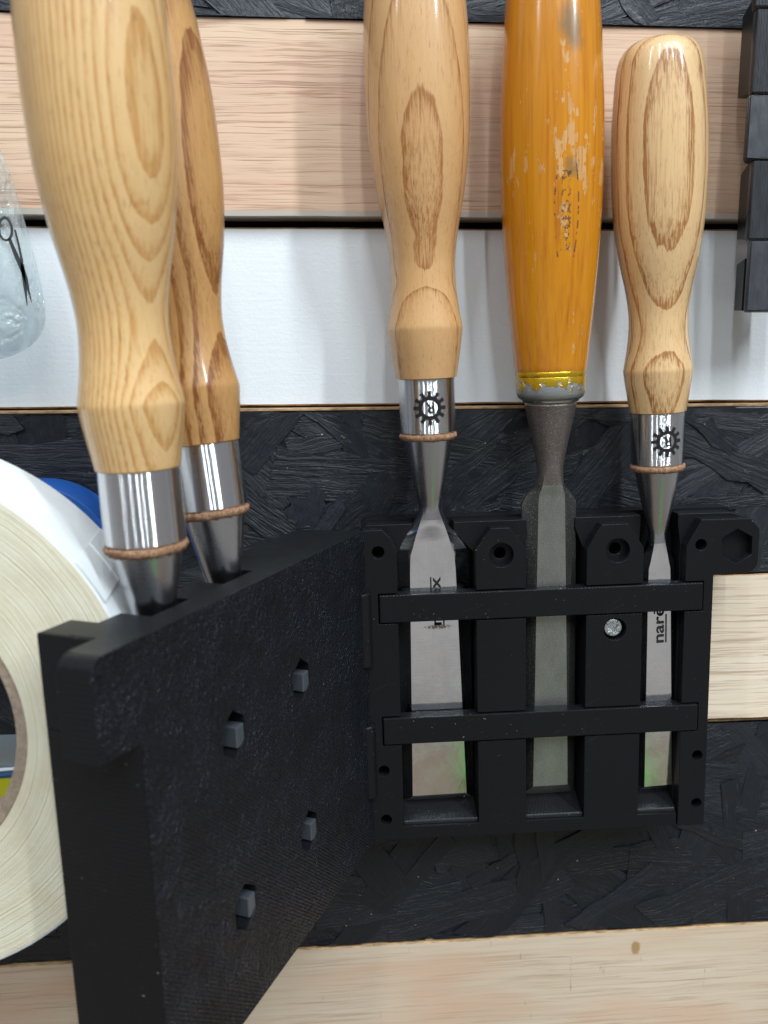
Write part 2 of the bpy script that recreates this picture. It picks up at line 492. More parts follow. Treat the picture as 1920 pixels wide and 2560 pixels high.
def mat_tape_side():
    t = NT('wound tape edge')
    v = t.coord()
    x, y, z = t.sep(v)
    r = t.math('SQRT', t.math('ADD', t.math('MULTIPLY', x, x), t.math('MULTIPLY', z, z)))
    n1 = t.n('ShaderNodeTexNoise', noise_dimensions='1D')
    t.put(n1.inputs['W'], t.math('ADD', r, t.math('MULTIPLY', t.noise(v, 0.035, 3), 2.4)))
    n1.inputs['Scale'].default_value = 2.1
    n1.inputs['Detail'].default_value = 3
    n2 = t.noise(v, 0.10, 4, 0.6)
    n3 = t.noise(v, 0.9, 3, 0.7)
    c = t.ramp(n1.outputs[0], [(0.30, (0.635, 0.575, 0.43)), (0.50, (0.685, 0.635, 0.49)), (0.68, (0.715, 0.675, 0.54))])
    c = t.mix(t.ramp(n2, [(0.42, 0.0), (0.68, 0.5)]), c, (0.58, 0.50, 0.33))
    c = t.mix(t.ramp(n3, [(0.60, 0.0), (0.80, 0.3)]), c, (0.46, 0.39, 0.26))
    spot = t.ramp(t.noise(v, 0.28, 1), [(0.80, 0.0), (0.83, 0.8)])
    c = t.mix(spot, c, (0.25, 0.15, 0.06))
    t.set(color=c, rough=0.7, spec=0.25, normal=t.bump(t.math('ADD', n1.outputs[0], t.math('MULTIPLY', n3, 0.25)), 0.38, 0.8))
    return t.m


def mat_tape_out():
    t = NT('white tape backing')
    v = t.coord()
    n1 = t.noise(v, 0.06, 3)
    t.set(color=t.ramp(n1, [(0.3, (0.66, 0.69, 0.70)), (0.7, (0.74, 0.76, 0.76))]), rough=0.5,
          normal=t.bump(t.noise(v, 0.5, 3), 0.15, 0.4))
    return t.m


def mat_card():
    t = NT('grey brown card core')
    v = t.coord()
    n1 = t.noise(v, 0.9, 4, 0.7)
    t.set(color=t.ramp(n1, [(0.3, (0.20, 0.145, 0.105)), (0.7, (0.36, 0.28, 0.21))]), rough=0.85, normal=t.bump(n1, 0.2, 0.6))
    return t.m


def mat_pouch():
    t = NT('crinkled clear plastic')
    v = t.coord()
    n1 = t.noise(t.stretch(v, (1, 1, 0.6)), 0.10, 4, 0.55, 0.8)
    n2 = t.noise(v, 0.45, 3, 0.6)
    cr = t.math('ABSOLUTE', t.math('SUBTRACT', t.noise(t.stretch(v, (1, 1, 0.45)), 0.075, 3, 0.5, 1.2), 0.5))
    h = t.math('SUBTRACT', t.math('ADD', n1, t.math('MULTIPLY', n2, 0.15)), t.ramp(cr, [(0.0, 0.5), (0.05, 0.0)]))
    nm = t.bump(h, 3.0, 0.9)
    t.set(color=(0.86, 0.91, 0.91), rough=0.06, spec=1.0, normal=nm, coat=1.0, coatr=0.03)
    t.l(nm, t.b.inputs['Coat Normal'])
    tr = t.n('ShaderNodeBsdfTransparent')
    tr.inputs[0].default_value = (0.90, 0.94, 0.95, 1)
    mx = t.n('ShaderNodeMixShader')
    t.put(mx.inputs[0], t.ramp(n1, [(0.35, 0.05), (0.62, 0.30)]))
    t.l(tr.outputs[0], mx.inputs[1])
    t.l(t.b.outputs[0], mx.inputs[2])
    t.l(mx.outputs[0], t.out.inputs[0])
    return t.m


def mat_ridged(name, base, pitch, axis=2):
    t = NT(name)
    v = t.coord()
    s = t.sep(v)
    ln = t.math('SINE', t.math('MULTIPLY', t.math('ADD', s[axis], t.math('MULTIPLY', t.noise(v, 0.05, 2), 0.5)), 2 * pi / pitch))
    g = t.noise(t.stretch(v, (0.5, 0.5, 0.12)), 1.0, 4, 0.7)
    c = t.mix(t.ramp(g, [(0.4, 0.0), (0.75, 1.0)]), base, tuple(a * 1.9 for a in base))
    t.set(color=c, rough=0.36, spec=0.5, normal=t.bump(t.math('ADD', ln, t.math('MULTIPLY', g, 0.5)), 0.18, 0.9))
    return t.m


M = {}
M['ply_top'] = mat_plywood('pink plywood', (0.66, 0.475, 0.335), (0.63, 0.41, 0.295), (0.52, 0.33, 0.22), 0.0, 0.75)
M['ply_mid'] = mat_plywood('pale plywood', (0.74, 0.625, 0.49), (0.71, 0.585, 0.44), (0.54, 0.42, 0.29), 1.0, 0.8)
M['ply_low'] = mat_plywood('cream plywood', (0.62, 0.51, 0.39), (0.60, 0.475, 0.355), (0.52, 0.385, 0.26), 2.0, 0.5, 1.2)
M['white'] = mat_white()
M['osb'] = mat_osb(gain=1.25)
M['osb_toplit'] = mat_osb('strand board with top light painted in', 1.8)  # lighter copy: light grazing the top board is put into its colour
M['edge'] = mat_edge()
M['cutedge'] = mat_plain('sawn plywood edge', (0.50, 0.45, 0.39), 0.7)
M['print'] = mat_print()
M['print_b'] = mat_print('black printed plastic crosswise', -45.0)
M['leaf'] = mat_leaf_back()
M['dark'] = mat_plain('wall behind', (0.008, 0.008, 0.009), 0.8)
M['peg'] = mat_plain('black plastic painted lit', (0.055, 0.062, 0.072), 0.32)  # black plastic, lightened in colour for the light on the peg face
M['ash_a'] = mat_ash('ash flat sawn', 5.7, 1.0, 12.6, 223, (0.57, 0.33, 0.145), (0.285, 0.105, 0.022), 0.135, 0.0, 0.3, 0.13, 1.0, pinch=(194.5, 4.0, 2.4))
M['ash_b'] = mat_ash('ash bold ovals', 4.05, 8.0, 13.4 * 0.935, 230, (0.65, 0.43, 0.215), (0.285, 0.105, 0.022), 0.0, 0.0, 0.3, 0.22, 1.5, pinch=(176, 9.0, 1.9))
M['ash_c'] = mat_ash('ash fine lines', 1.25, 196, 13.6, 222, (0.68, 0.445, 0.205), (0.49, 0.24, 0.070), 0.03, 0.0, 0.9, 0.45, 1.2)
M['ash_d'] = mat_ash('ash dark streaks', 3.0, 178, 13.0, 225, (0.53, 0.29, 0.105), (0.20, 0.060, 0.009), 0.07, 0.0, 0.8, 0.50, 1.8)
M['amber'] = mat_amber()
M['ferrule'] = mat_steel('bright ferrule steel', (0.62, 0.62, 0.63), 0.10, (0.5, 0.5, 0.003), 0.009, 0.0, 0.0, 0.70)
M['blade'] = mat_blade()
M['blade_grimy'] = mat_blade('ground blade steel with grime', True)
M['socket'] = mat_steel('polished socket steel', (0.46, 0.46, 0.48), 0.24, (0.5, 0.5, 0.01), 0.012, 0.05, 0.1, 0.06)
M['old_socket'] = mat_pitted('pitted brown steel', (0.24, 0.21, 0.195), (0.17, 0.135, 0.12))
M['old_blade'] = mat_pitted('pitted grey steel', (0.34, 0.335, 0.32), (0.22, 0.215, 0.20), 0.36)
M['old_bevel'] = mat_pitted('dark pitted bevel steel', (0.115, 0.115, 0.108), (0.085, 0.085, 0.078), 0.45)
M['gold'] = mat_gold_chipped()
M['leather'] = mat_leather()
M['ink'] = mat_plain('etched mark', (0.020, 0.019, 0.019), 0.75, 0.0, spec=0.1)
M['zinc'] = mat_steel('zinc plated steel', (0.62, 0.66, 0.66), 0.2, (0.5, 0.5, 0.5), 0.03, 0.1)
M['tape_side'] = mat_tape_side()
M['tape_out'] = mat_tape_out()
M['card'] = mat_card()
M['blue'] = mat_plain('blue tape', (0.010, 0.095, 0.40), 0.5)
M['bluedk'] = mat_plain('blue print', (0.02, 0.12, 0.42), 0.4)
M['yellow'] = mat_plain('yellow green film', (0.62, 0.60, 0.02), 0.4)
M['silver'] = mat_plain('grey film', (0.38, 0.42, 0.46), 0.3, 0.3)
M['pouch'] = mat_pouch()
M['bench'] = mat_plywood('bench planks', (0.20, 0.145, 0.10), (0.17, 0.12, 0.08), (0.11, 0.07, 0.04), 3.0, 0.5)
M['green'] = mat_plain('green plastic', (0.06, 0.34, 0.03), 0.4)
M['scissor'] = mat_plain('printed scissors', (0.035, 0.037, 0.04), 0.5)
M['ridged'] = mat_ridged('ridged dark grey print', (0.024, 0.0255, 0.030), 0.95, 0)
M['smoothgrey'] = mat_ridged('layered dark grey print', (0.030, 0.032, 0.037), 0.55, 1)


# ------------------------------------------------------------------ mesh helpers
class MB:
    """collects geometry in millimetres and links it as one mesh object"""

    def __init__(self):
        self.v, self.f, self.mi, self.uv = [], [], [], {}

    def add(self, verts, faces, mi=0):
        o = len(self.v)
        self.v += [tuple(p) for p in verts]
        self.f += [tuple(i + o for i in f) for f in faces]
        self.mi += [mi] * len(faces)
        return o

    def box(self, x0, x1, y0, y1, z0, z1, mi=0):
        vs_ = [(x, y, z) for x in (x0, x1) for y in (y0, y1) for z in (z0, z1)]
        self.add(vs_, [(0, 1, 3, 2), (4, 6, 7, 5), (0, 4, 5, 1), (2, 3, 7, 6), (0, 2, 6, 4), (1, 5, 7, 3)], mi)

    def plate(self, outline, y0, y1, holes=(), mi=0, side=None):
        """outline in (x, z), counter-clockwise seen from the front (-y); extruded from y0 (front) to y1"""
        bm = bmesh.new()
        loops = []
        for lp in [outline] + list(holes):
            vs_ = [bm.verts.new((p[0], y0, p[1])) for p in lp]
            for i in range(len(vs_)):
                bm.edges.new((vs_[i], vs_[(i + 1) % len(vs_)]))
            loops.append(lp)
        bmesh.ops.triangle_fill(bm, use_beauty=True, use_dissolve=False, edges=bm.edges[:], normal=(0, -1, 0))
        bm.verts.index_update()
        pts = [v.co.copy() for v in bm.verts]
        faces = []
        for f in bm.faces:
            idx = [v.index for v in f.verts]
            if f.normal.y > 0:
                idx.reverse()
            faces.append(idx)
        n = len(pts)
        bm.free()
        vv = [tuple(p) for p in pts] + [(p.x, y1, p.z) for p in pts]
        ff = [tuple(f) for f in faces] + [tuple(i + n for i in reversed(f)) for f in faces]
        k = 0
        for li, lp in enumerate(loops):
            m = len(lp)
            area = sum(lp[i][0] * lp[(i + 1) % m][1] - lp[(i + 1) % m][0] * lp[i][1] for i in range(m))
            for i in range(m):
                a, b = k + i, k + (i + 1) % m
                q = (a, a + n, b + n, b)
                if (area > 0) != (li == 0):
                    q = tuple(reversed(q))
                ff.append(q)
            k += m
        self.add(vv, ff, mi)
        if side is not None:
            for q in range(len(self.f) - len(ff) + 2 * len(faces), len(self.f)):
                self.mi[q] = side

    def lathe(self, prof, seg=64, mi=0, cap=True, wob=0.0, arc=None):
        """prof: list of (r, z)"""
        vv, ff = [], []
        for r, z in prof:
            for i in range(seg):
                a = 2 * pi * i / seg
                rr = r + (rnd.uniform(-wob, wob) if wob else 0)
                vv.append((rr * cos(a), rr * sin(a), z + (rnd.uniform(-wob, wob) if wob else 0)))
        for j in range(len(prof) - 1):
            for i in range(seg):
                a, b = j * seg + i, j * seg + (i + 1) % seg
                ff.append((a, b, b + seg, a + seg))
        if cap:
            ff.append(tuple(reversed(range(seg))))
            ff.append(tuple((len(prof) - 1) * seg + i for i in range(seg)))
        self.add(vv, ff, mi)

    def xform(self, mat):
        self.v = [tuple(mat @ Vector(p)) for p in self.v]

    def build(self, name, mats, parent=None, bevel=0.0, smooth=None, seg=2):
        me = bpy.data.meshes.new(name)
        me.from_pydata([(p[0] * MM, p[1] * MM, p[2] * MM) for p in self.v], [], self.f)
        if not isinstance(mats, (list, tuple)):
            mats = [mats]
        for m in mats:
            me.materials.append(m)
        me.polygons.foreach_set('material_index', self.mi)
        if self.uv:
            ul = me.uv_layers.new(name='UVMap')
            for p in me.polygons:
                for li, vi in zip(p.loop_indices, p.vertices):
                    ul.data[li].uv = self.uv.get(vi, (0, 0))
        if smooth is not None:
            me.polygons.foreach_set('use_smooth', [True] * len(me.polygons))
            me.update()
            me.set_sharp_from_angle(angle=radians(smooth))
        me.update()
        o = bpy.data.objects.new(name, me)
        col.objects.link(o)
        if parent is not None:
            o.parent = parent
        if bevel:
            b = o.modifiers.new('bevel', 'BEVEL')
            b.width = bevel * MM
            b.segments = seg
            b.limit_method = 'ANGLE'
            b.angle_limit = radians(35)
        return o


def tag(o, label=None, cat=None, group=None, kind=None):
    if label:
        o['label'] = label
    if cat:
        o['category'] = cat
    if group:
        o['group'] = group
    if kind:
        o['kind'] = kind
    return o


def empty(name, loc=(0, 0, 0), rot=(0, 0, 0), label=None, cat=None, group=None):
    o = bpy.data.objects.new(name, None)
    o.empty_display_size = 0.01
    o.location = Vector(loc) * MM
    o.rotation_euler = rot
    col.objects.link(o)
    return tag(o, label, cat, group)


def circle(cx, cz, r, n=28):
    return [(cx + r * cos(2 * pi * i / n), cz + r * sin(2 * pi * i / n)) for i in range(n)]


def arc(cx, cz, r, a0, a1, n=8):
    return [(cx + r * cos(radians(a0 + (a1 - a0) * i / n)), cz + r * sin(radians(a0 + (a1 - a0) * i / n))) for i in range(n + 1)]


# ------------------------------------------------------------------ the slatted wall
X0, X1 = -215, 245
b = MB()
b.box(X0, X1, 40, 44, -190, 420)
tag(b.build('wall', M['dark']), kind='structure')


def plain_board(name, z0, z1, y0, y1, mats, label, cat, bev=0.5, wav=0.25, seed=0, low=None, xs=None):
    xs = X0 if xs is None else xs
    """a long board whose cut edges waver a little; front face material 0, edges material 1"""
    b = MB()
    n = 92
    r = random.Random(seed)
    vv, ff, mi = [], [], []
    for i in range(n + 1):
        x = xs + (X1 - xs) * i / n
        zb = z0 + wav * (mnoise.noise(Vector((x * 0.035, seed, 0))) + 0.5 * mnoise.noise(Vector((x * 0.3, seed, 2))))
        zt = z1 + wav * (mnoise.noise(Vector((x * 0.035, seed, 5))) + 0.5 * mnoise.noise(Vector((x * 0.3, seed, 7))))
        lb = bev if low is None else low
        vv += [(x, y0, zb + lb), (x, y0, zt - bev), (x, y0 + bev, zt), (x, y1, zt), (x, y1, zb), (x, y0 + bev, zb)]
    for i in range(n):
        for k in range(6):
            a, c = i * 6 + k, i * 6 + (k + 1) % 6
            ff.append((a, c, c + 6, a + 6))
            mi.append(0 if k in (0,) else 1)
    ff += [tuple(range(6)), tuple(n * 6 + k for k in reversed(range(6)))]
    mi += [1, 1]
    b.v, b.f, b.mi = vv, [tuple(reversed(f)) for f in ff], mi
    o = b.build(name, mats)
    return tag(o, label, cat)


plain_board('plywood_strip', 219.0, 280.3, 20.5, 31, [M['ply_top'], M['cutedge']],
            'pinkish plywood strip at the top, behind the chisel handles', 'board', 0.25, 0.25, 1, 1.7)
plain_board('painted_strip', 155.0, 216.0, 25, 37, [M['white'], M['edge']],
            'white painted strip behind the necks of the chisel handles', 'board', 0.6, 0.35, 2)
plain_board('plywood_strip', 32.0, 89.8, 20.5, 31, [M['ply_mid'], M['edge']],
            'pale striped plywood strip behind the fixed black rack', 'board', 0.3, 0.3, 3, None, -96)
plain_board('plywood_strip', -125.0, -58.0, 20.5, 31, [M['ply_low'], M['edge']],
            'cream plywood strip along the bottom, below the black racks', 'board', 0.4, 0.35, 4)


def osb_board(z0, z1, y0, y1, label, seed, nflk, xa=None, xb=None, mat='osb'):
    xa = X0 if xa is None else xa
    xb = X1 if xb is None else xb
    root = empty('strand_board', (0, 0, 0), label=label, cat='board')
    b = MB()
    b.box(xa, xb, y0, y1, z0, z1 - 1.1)
    for i in range(8):
        b.uv[i] = (0, 0)
    b.build('core_board', M[mat], root, 0.6)
    e = MB()
    e.box(xa, xb, y0 + 0.4, y1 - 0.5, z1 - 1.05, z1)
    e.build('raw_edge', M['edge'], root, 0.2)
    r = random.Random(seed)
    b = MB()
    for k in range(nflk):
        L = r.uniform(20, 85)
        Wd = r.uniform(5, 18)
        cx = r.uniform(max(xa, -165), min(xb, 190))
        cz = r.uniform(z0 - 3, z1 + 3)
        a = r.gauss(0, 0.75) if r.random() < 0.7 else r.uniform(-1.6, 1.6)
        th = r.uniform(0.1, 1.25)
        ca, sa = cos(a), sin(a)
        n = 7
        top, bot = [], []
        jl = [r.uniform(-0.18, 0.18) * Wd for _ in range(2 * n + 2)]
        tl = [r.uniform(-3.5, 3.5) for _ in range(4)]
        pts = []
        for i in range(n + 1):
            t_ = i / n
            pts.append((-L / 2 + L * t_ + (tl[0] if i == 0 else tl[1] if i == n else 0), -Wd / 2 + jl[i] * 0.5))
        for i in range(n + 1):
            t_ = 1 - i / n
            pts.append((-L / 2 + L * t_ + (tl[2] if i == 0 else tl[3] if i == n else 0), Wd / 2 + jl[n + 1 + i] * 0.5))
        tiltu, tiltv = r.uniform(-0.012, 0.012), r.uniform(-0.05, 0.05)
        o = len(b.v)
        uo, vo = r.uniform(0, 900), r.uniform(0, 900)
        m = len(pts)
        ok = []
        for (u, w) in pts:
            x, z = cx + u * ca - w * sa, cz + u * sa + w * ca
            z = min(max(z, z0 + 0.15), z1 - 1.2)
            x = min(max(x, xa + 0.1), xb - 0.1)
            y = y0 - max(0.04, th + tiltu * u + tiltv * w)
            ok.append((x, y, z, u, w))
        vv = [(p[0], p[1], p[2]) for p in ok] + [(p[0], y0 + 0.3, p[2]) for p in ok]
        ff = [tuple(i for i in range(m))]
        ff += [(i, i + m, (i + 1) % m + m, (i + 1) % m) for i in range(m)]
        b.add(vv, ff)
        for i, p in enumerate(ok):
            b.uv[o + i] = (p[3] + uo, p[4] + vo)
            b.uv[o + m + i] = (p[3] + uo, p[4] + vo + 0.8)
    o = b.build('wood_strands', M[mat], root)
    tag(o, kind='stuff')
    return root


osb_board(280.2, 352, 20.9, 33, 'black painted strand board at the very top edge, above the pink plywood', 11, 150, None, None, 'osb_toplit')
osb_board(90.6, 154.4, 22.0, 34, 'black painted strand board between the white strip and the rack', 12, 210)
osb_board(-57.2, 31.2, 22.0, 34, 'black painted strand board below the rack, above the bottom plywood', 13, 260)
osb_board(31.9, 90.0, 22.0, 34, 'black painted strand board end seen through the cream tape core', 14, 40, X0, -96.5)

# ------------------------------------------------------------------ the chisel racks
PR, FOLD, ANG, XH = radians(1.3177), radians(-1.8196), radians(114.496), 0.63
PANEL_ROT = (0, -PR, FOLD)
PANEL = Matrix.Rotation(FOLD, 3, 'Z') @ Matrix.Rotation(-PR, 3, 'Y')
LEAF = PANEL @ Matrix.Rotation(-ANG, 3, 'Z')
LEAF_O = PANEL @ Vector((XH, 0, 0))

rack = empty('chisel_rack', (0, 0, 0), PANEL_ROT, 'black printed rack screwed to the wall holding three chisels upright', 'tool rack')
HEXC = (129.0, 103.6)


def hexagon(cx, cz, r, rot=90):
    return [(cx + r * cos(radians(rot + 60 * i)), cz + r * sin(radians(rot + 60 * i))) for i in range(6)]


Z1A, Z1B = 81.0, 91.75       # upper bar notch
Z2A, Z2B = 36.35, 47.15      # lower bar notch
S1, S2, S3 = (11.26, 38.4), (55.6, 76.7), (96.5, 111.1)
# front comb
comb = [(0, 0), (110.8, 0), (110.8, 4.9), (96.5, 4.9), (96.5, Z2A), (76.7, Z2A), (76.7, 4.9), (55.6, 4.9), (55.6, Z2A), (38.4, Z2A),
        (38.4, 4.9), (11.26, 4.9), (11.26, Z2A), (4.6, Z2A), (4.6, Z2B), (11.26, Z2B), (11.26, Z1A), (4.6, Z1A), (4.6, Z1B),
        (11.26, Z1B), (11.26, 106), (9.6, 111), (6.7, 114), (0, 114)]
b = MB()
b.plate(comb, 0, 5, [circle(5.1, 106.3, 2.1), circle(4.7, 26.8, 1.95), circle(5.0, 7.9, 1.95)])
b.build('front_frame', M['print'], rack, 0.22)
for (xa, xb, za, zb, top) in ((38.4, 55.6, Z2B, Z1A, None), (76.7, 96.5, Z2B, Z1A, None),
                              (38.4, 55.6, Z1B, 113.2, (43.6, 50.0, 105.5)), (76.7, 96.5, Z1B, 113.0, (81.8, 90.8, 104.2))):
    b = MB()
    if top is None:
        hl = [circle(86.9, 75.6, 4.0)] if xa > 70 else []
        b.plate([(xa, za), (xb, za), (xb, zb), (xa, zb)], 0, 5, hl)
    else:
        t0, t1, tz = top
        cx = 47.2 if xa < 50 else 87.4
        b.plate([(xa, za), (xb, za), (xb, tz), (xb - (xb - t1) * 0.62, tz + (zb - tz) * 0.66), (t1, zb), (t0, zb),
                 (xa + (t0 - xa) * 0.55, tz + (zb - tz) * 0.6), (xa, tz)], 0, 5, [circle(cx, 103.7, 4.2)])
    b.build('rib', M['print'], rack, 0.22)
# the floors of the two counterbored holes
for cx in (47.2, 87.4):
    b = MB()
    b.plate(circle(cx, 103.7, 4.6, 32), 3.2, 4.9, [circle(cx, 103.7 + 0.1, 2.1)])
    b.build('counterbore', M['print'], rack, 0.1)
# right post with the clamp tab
post = [(111.35, -0.35), (121.2, -0.35), (121.2, 93.6), (132.6, 93.9)] + arc(132.4, 98.2, 4.3, -88, 0, 6)[1:] + \
       [(136.8, 109.2), (133.6, 113.2), (116.4, 113.4), (111.35, 104.3), (111.35, Z1B), (117.9, Z1B), (117.9, Z1A), (111.35, Z1A),
        (111.35, Z2B), (117.6, Z2B), (117.6, Z2A), (111.35, Z2A)]
b = MB()
b.plate(post, 0, 5, [circle(116.4, 104.6, 1.95), circle(117.8, 26.9, 1.9), circle(118.1, 8.3, 1.9), hexagon(HEXC[0], HEXC[1], 6.1)])
b.build('clamp_post', M['print'], rack, 0.22)
# middle layer with the chisel slots
mid = [(0, 0), (121.2, -0.3), (121.2, 93.6), (132.4, 93.9)] + arc(132.4, 98.2, 4.3, -88, 0, 6)[1:] + [(136.8, 109.2), (133.6, 113.2), (128.5, 114.6)]
for (a, c), g in ((S3, 6.6), (S2, 8.0), (S1, 7.2)):
    m_ = (a + c) / 2 - 0.3
    hw = (c - a) / 2
    gz = 104.0
    mid += [(m_ + g, 114.8), (m_ + g, 111.5), (c, gz), (c, 4.0), (a, 4.0), (a, gz), (m_ - g, 111.5), (m_ - g, 114.8)]
mid += [(1.5, 114.8), (0, 113.5)]
b = MB()
b.plate(mid, 5, 12.5, [circle(47.2, 103.8, 2.2), circle(87.4, 103.8, 2.2), circle(5.1, 106.3, 2.1), circle(116.4, 104.6, 1.95),
                       circle(4.7, 26.8, 1.95), circle(5.0, 7.9, 1.95), circle(117.8, 26.9, 1.9), circle(118.1, 8.3, 1.9)])
b.build('slot_layer', M['print_b'], rack, 0.2)
b = MB()
b.plate([(0, 0), (121.2, 0), (121.2, 93.6), (132.4, 93.9)] + arc(132.4, 98.2, 4.3, -88, 0, 6)[1:] + [(136.8, 109.2), (131, 115.3), (1.5, 115.6), (0, 114)],
        12.5, 20)
b.build('back_plate', M['print'], rack, 0.25)
# hexagon pocket floor
b = MB()
b.plate(hexagon(HEXC[0], HEXC[1], 6.5), 3.2, 4.95)
b.build('hexagon_pocket', M['print_b'], rack)
# ramps under the blade tips
for (a, c), ex in ((S1, 0.0), (S2, 0.0), (S3, 0.6)):
    b = MB()
    pr_ = [(12.45, 4.95), (1.0, 4.95), (1.6, 6.2), (12.45, 10.4)]
    n = len(pr_)
    vv = [(a + 0.15, p[0], p[1]) for p in pr_] + [(c - 0.15, p[0], p[1]) for p in pr_]
    b.add(vv, [tuple(range(n)), tuple(reversed(range(n, 2 * n)))] + [(i, i + n, (i + 1) % n + n, (i + 1) % n) for i in range(n)])
    b.build('tip_ledge', M['print_b'], rack, 0.2)
# retaining bars
for (za, zb, xa, xb) in ((81.45, 91.3, 5.0, 117.5), (36.8, 46.7, 5.0, 117.2)):
    b = MB()
    b.box(xa, xb, -0.55, 4.7, za, zb)
    b.build('retaining_bar', M['print'], rack, 0.4)
# mounting screw
b = MB()
b.plate(circle(86.9, 75.6, 4.6, 32), 4.0, 4.98)
b.build('screw_seat', M['print'], rack)
scr = MB()
R0 = 3.15
cross = []
for i in range(48):
    a = 2 * pi * i / 48
    cross.append((R0 * cos(a), R0 * sin(a)))
slot = []
for i in range(16):
    a = 2 * pi * (i + 0.5) / 16
    k = [2.0, 2.0, 1.05, 1.05][i % 4] if True else 1
    slot.append((k * cos(a), k * sin(a)))
scr.plate([(86.6 + p[0], 75.9 + p[1]) for p in cross], 0.9, 3.9, [[(86.6 + p[0], 75.9 + p[1]) for p in slot]])
scrO = scr.build('screw', M['zinc'], rack, 0.35)
b = MB()
b.plate([(86.6 + p[0] * 1.08, 75.9 + p[1] * 1.08) for p in slot], 2.4, 3.8)
b.build('drive_recess', M['zinc'], scrO)
b = MB()
for i in range(4):
    a = radians(45 + 90 * i + 12)
    u, w = Vector((cos(a), sin(a))), Vector((-sin(a), cos(a)))
    q = [u * 2.15 - w * 0.12, u * 3.0 - w * 0.12, u * 3.0 + w * 0.12, u * 2.15 + w * 0.12]
    b.plate([(86.6 + p.x, 75.9 + p.y) for p in q], 0.84, 1.2)
b.build('tick_marks', M['ink'], scrO)
# hinge knuckles of the rack
for za, zb in ((66.4, 92.6), (17.9, 44.9)):
    b = MB()
    b.lathe([(2.6, za), (3.0, za + 0.4), (3.0, zb - 0.4), (2.6, zb)], 28)
    b.xform(Matrix.Translation((-0.9, -0.6, 0)))
    b.build('hinge_knuckle', M['print'], rack, 0, 40)

# --- the swung-out leaf
leaf = empty('swing_leaf', LEAF_O, LEAF.to_euler(), 'black hinged rack leaf swung out toward the viewer, pebbled side showing', 'tool rack')
LW, LT = 118.6, 131.0
KH = [(48.6, 79.4), (84.6, 78.4), (48.2, 31.6), (84.2, 30.6)]


def keyhole(cx, cz, w=5.0, h=6.6):
    return [(cx - w, cz - h + 3.6), (cx, cz - h), (cx + w, cz - h + 3.6), (cx + w, cz + h - 3.6), (cx, cz + h), (cx - w, cz + h - 3.6)]


tabp = arc(LT - 3.4, 110.5, 3.4, 0, 90, 8)
back = [(0.4, 0), (LW, 0), (LW, 91.6), (LT, 92.4)] + tabp + \
       [(0.4, 114), (0.4, 93), (2.4, 92.6), (4.0, 91.4), (4.0, 66.0), (0.4, 65.6), (0.4, 45.6), (2.4, 45.2), (4.0, 44.0), (4.0, 17.6), (0.4, 17.2)]
b = MB()
b.plate(back, -7.5, 0, [keyhole(x, z) for x, z in KH], side=1)
b.build('back_plate', [M['leaf'], M['print']], leaf, 0.35)
b = MB()
lm = [(0.4, 0), (LW, 0), (LW, 91.9), (LT - 0.5, 92.6)] + arc(LT - 5, 109.2, 4.4, 0, 90, 6) + [(LW, 113.6)]
LS = ((84.0, 105.0), (54.5, 75.5))
for (a, c) in LS:
    m_ = (a + c) / 2
    lm += [(m_ + 7.4, 113.6), (m_ + 7.4, 110), (c, 104), (c, 5), (a, 5), (a, 104), (m_ - 7.4, 110), (m_ - 7.4, 113.6)]
lm += [(0.4, 113.6)]
lm2 = [p for p in lm if p[0] <= LW + 0.01]
b = MB()
b.plate(lm2, -17, -7.5)
b.build('slot_layer', M['print'], leaf, 0.3)
b = MB()
b.plate([(LW - 6, 92.6), (LT - 0.4, 92.6)] + arc(LT - 4.9, 109.2, 4.5, 0, 90, 6) + [(LW - 6, 113.6)], -9.4, -7.5)
b.build('clamp_tab', M['print'], leaf, 0.3)
b = MB()
b.box(LW + 0.02, LW + 0.7, -25.05, 0.03, 0.0, 91.55)
b.box(LW + 0.02, LW + 0.7, -25.05, -9.6, 91.55, 113.5)
b.build('end_panel', M['print'], leaf, 0.25)
edges = [0.4] + [e for s in reversed(LS) for e in s] + [LW]
for i in range(0, len(edges), 2):
    xa, xb = edges[i], edges[i + 1]
    ta = 0 if i == 0 else min(5.0, (xb - xa) * 0.3)
    tb = 0 if i == len(edges) - 2 else min(5.0, (xb - xa) * 0.3)
    b = MB()
    b.plate([(xa, 0), (xb, 0), (xb, 105 if tb else 113.6), (xb - tb, 113.4), (xa + ta, 113.4), (xa, 105 if ta else 113.6)], -25, -17)
    b.build('rib', M['print'], leaf, 0.3)
for za, zb in ((81.5, 91.3), (36.8, 46.7)):
    b = MB()
    b.box(5, LW - 3, -27.0, -25.02, za, zb)
    b.build('retaining_bar', M['print'], leaf, 0.3)
for x, z in KH:
    b = MB()
    b.box(x - 5.6, x - 1.6, -6.8, -0.35, z - 4.6, z + 1.0)
    b.build('snap_peg', M['peg'], leaf, 0.3)
for za, zb in ((93.4, 113.6), (46.0, 65.2), (0.4, 17.0)):
    b = MB()
    b.lathe([(2.4, za), (2.8, za + 0.4), (2.8, zb - 0.4), (2.4, zb)], 28)
    b.xform(Matrix.Translation((-0.3, -3.4, 0)))
    b.build('hinge_knuckle', M['print'], leaf, 0, 40)


# ------------------------------------------------------------------ chisels
def section(a, bb, yf, ys, yb):
    """blade cross-section, 26 points, front flat first"""
    corners = [(-a, yf), (a, yf), (bb, ys), (bb, yb), (-bb, yb), (-bb, ys)]
    cnt = [8, 3, 2, 8, 2, 3]
    pts = []
    for (p, q, n) in zip(corners, corners[1:] + corners[:1], cnt):
        for i in range(n):
            pts.append((p[0] + (q[0] - p[0]) * i / n, p[1] + (q[1] - p[1]) * i / n))
    return pts


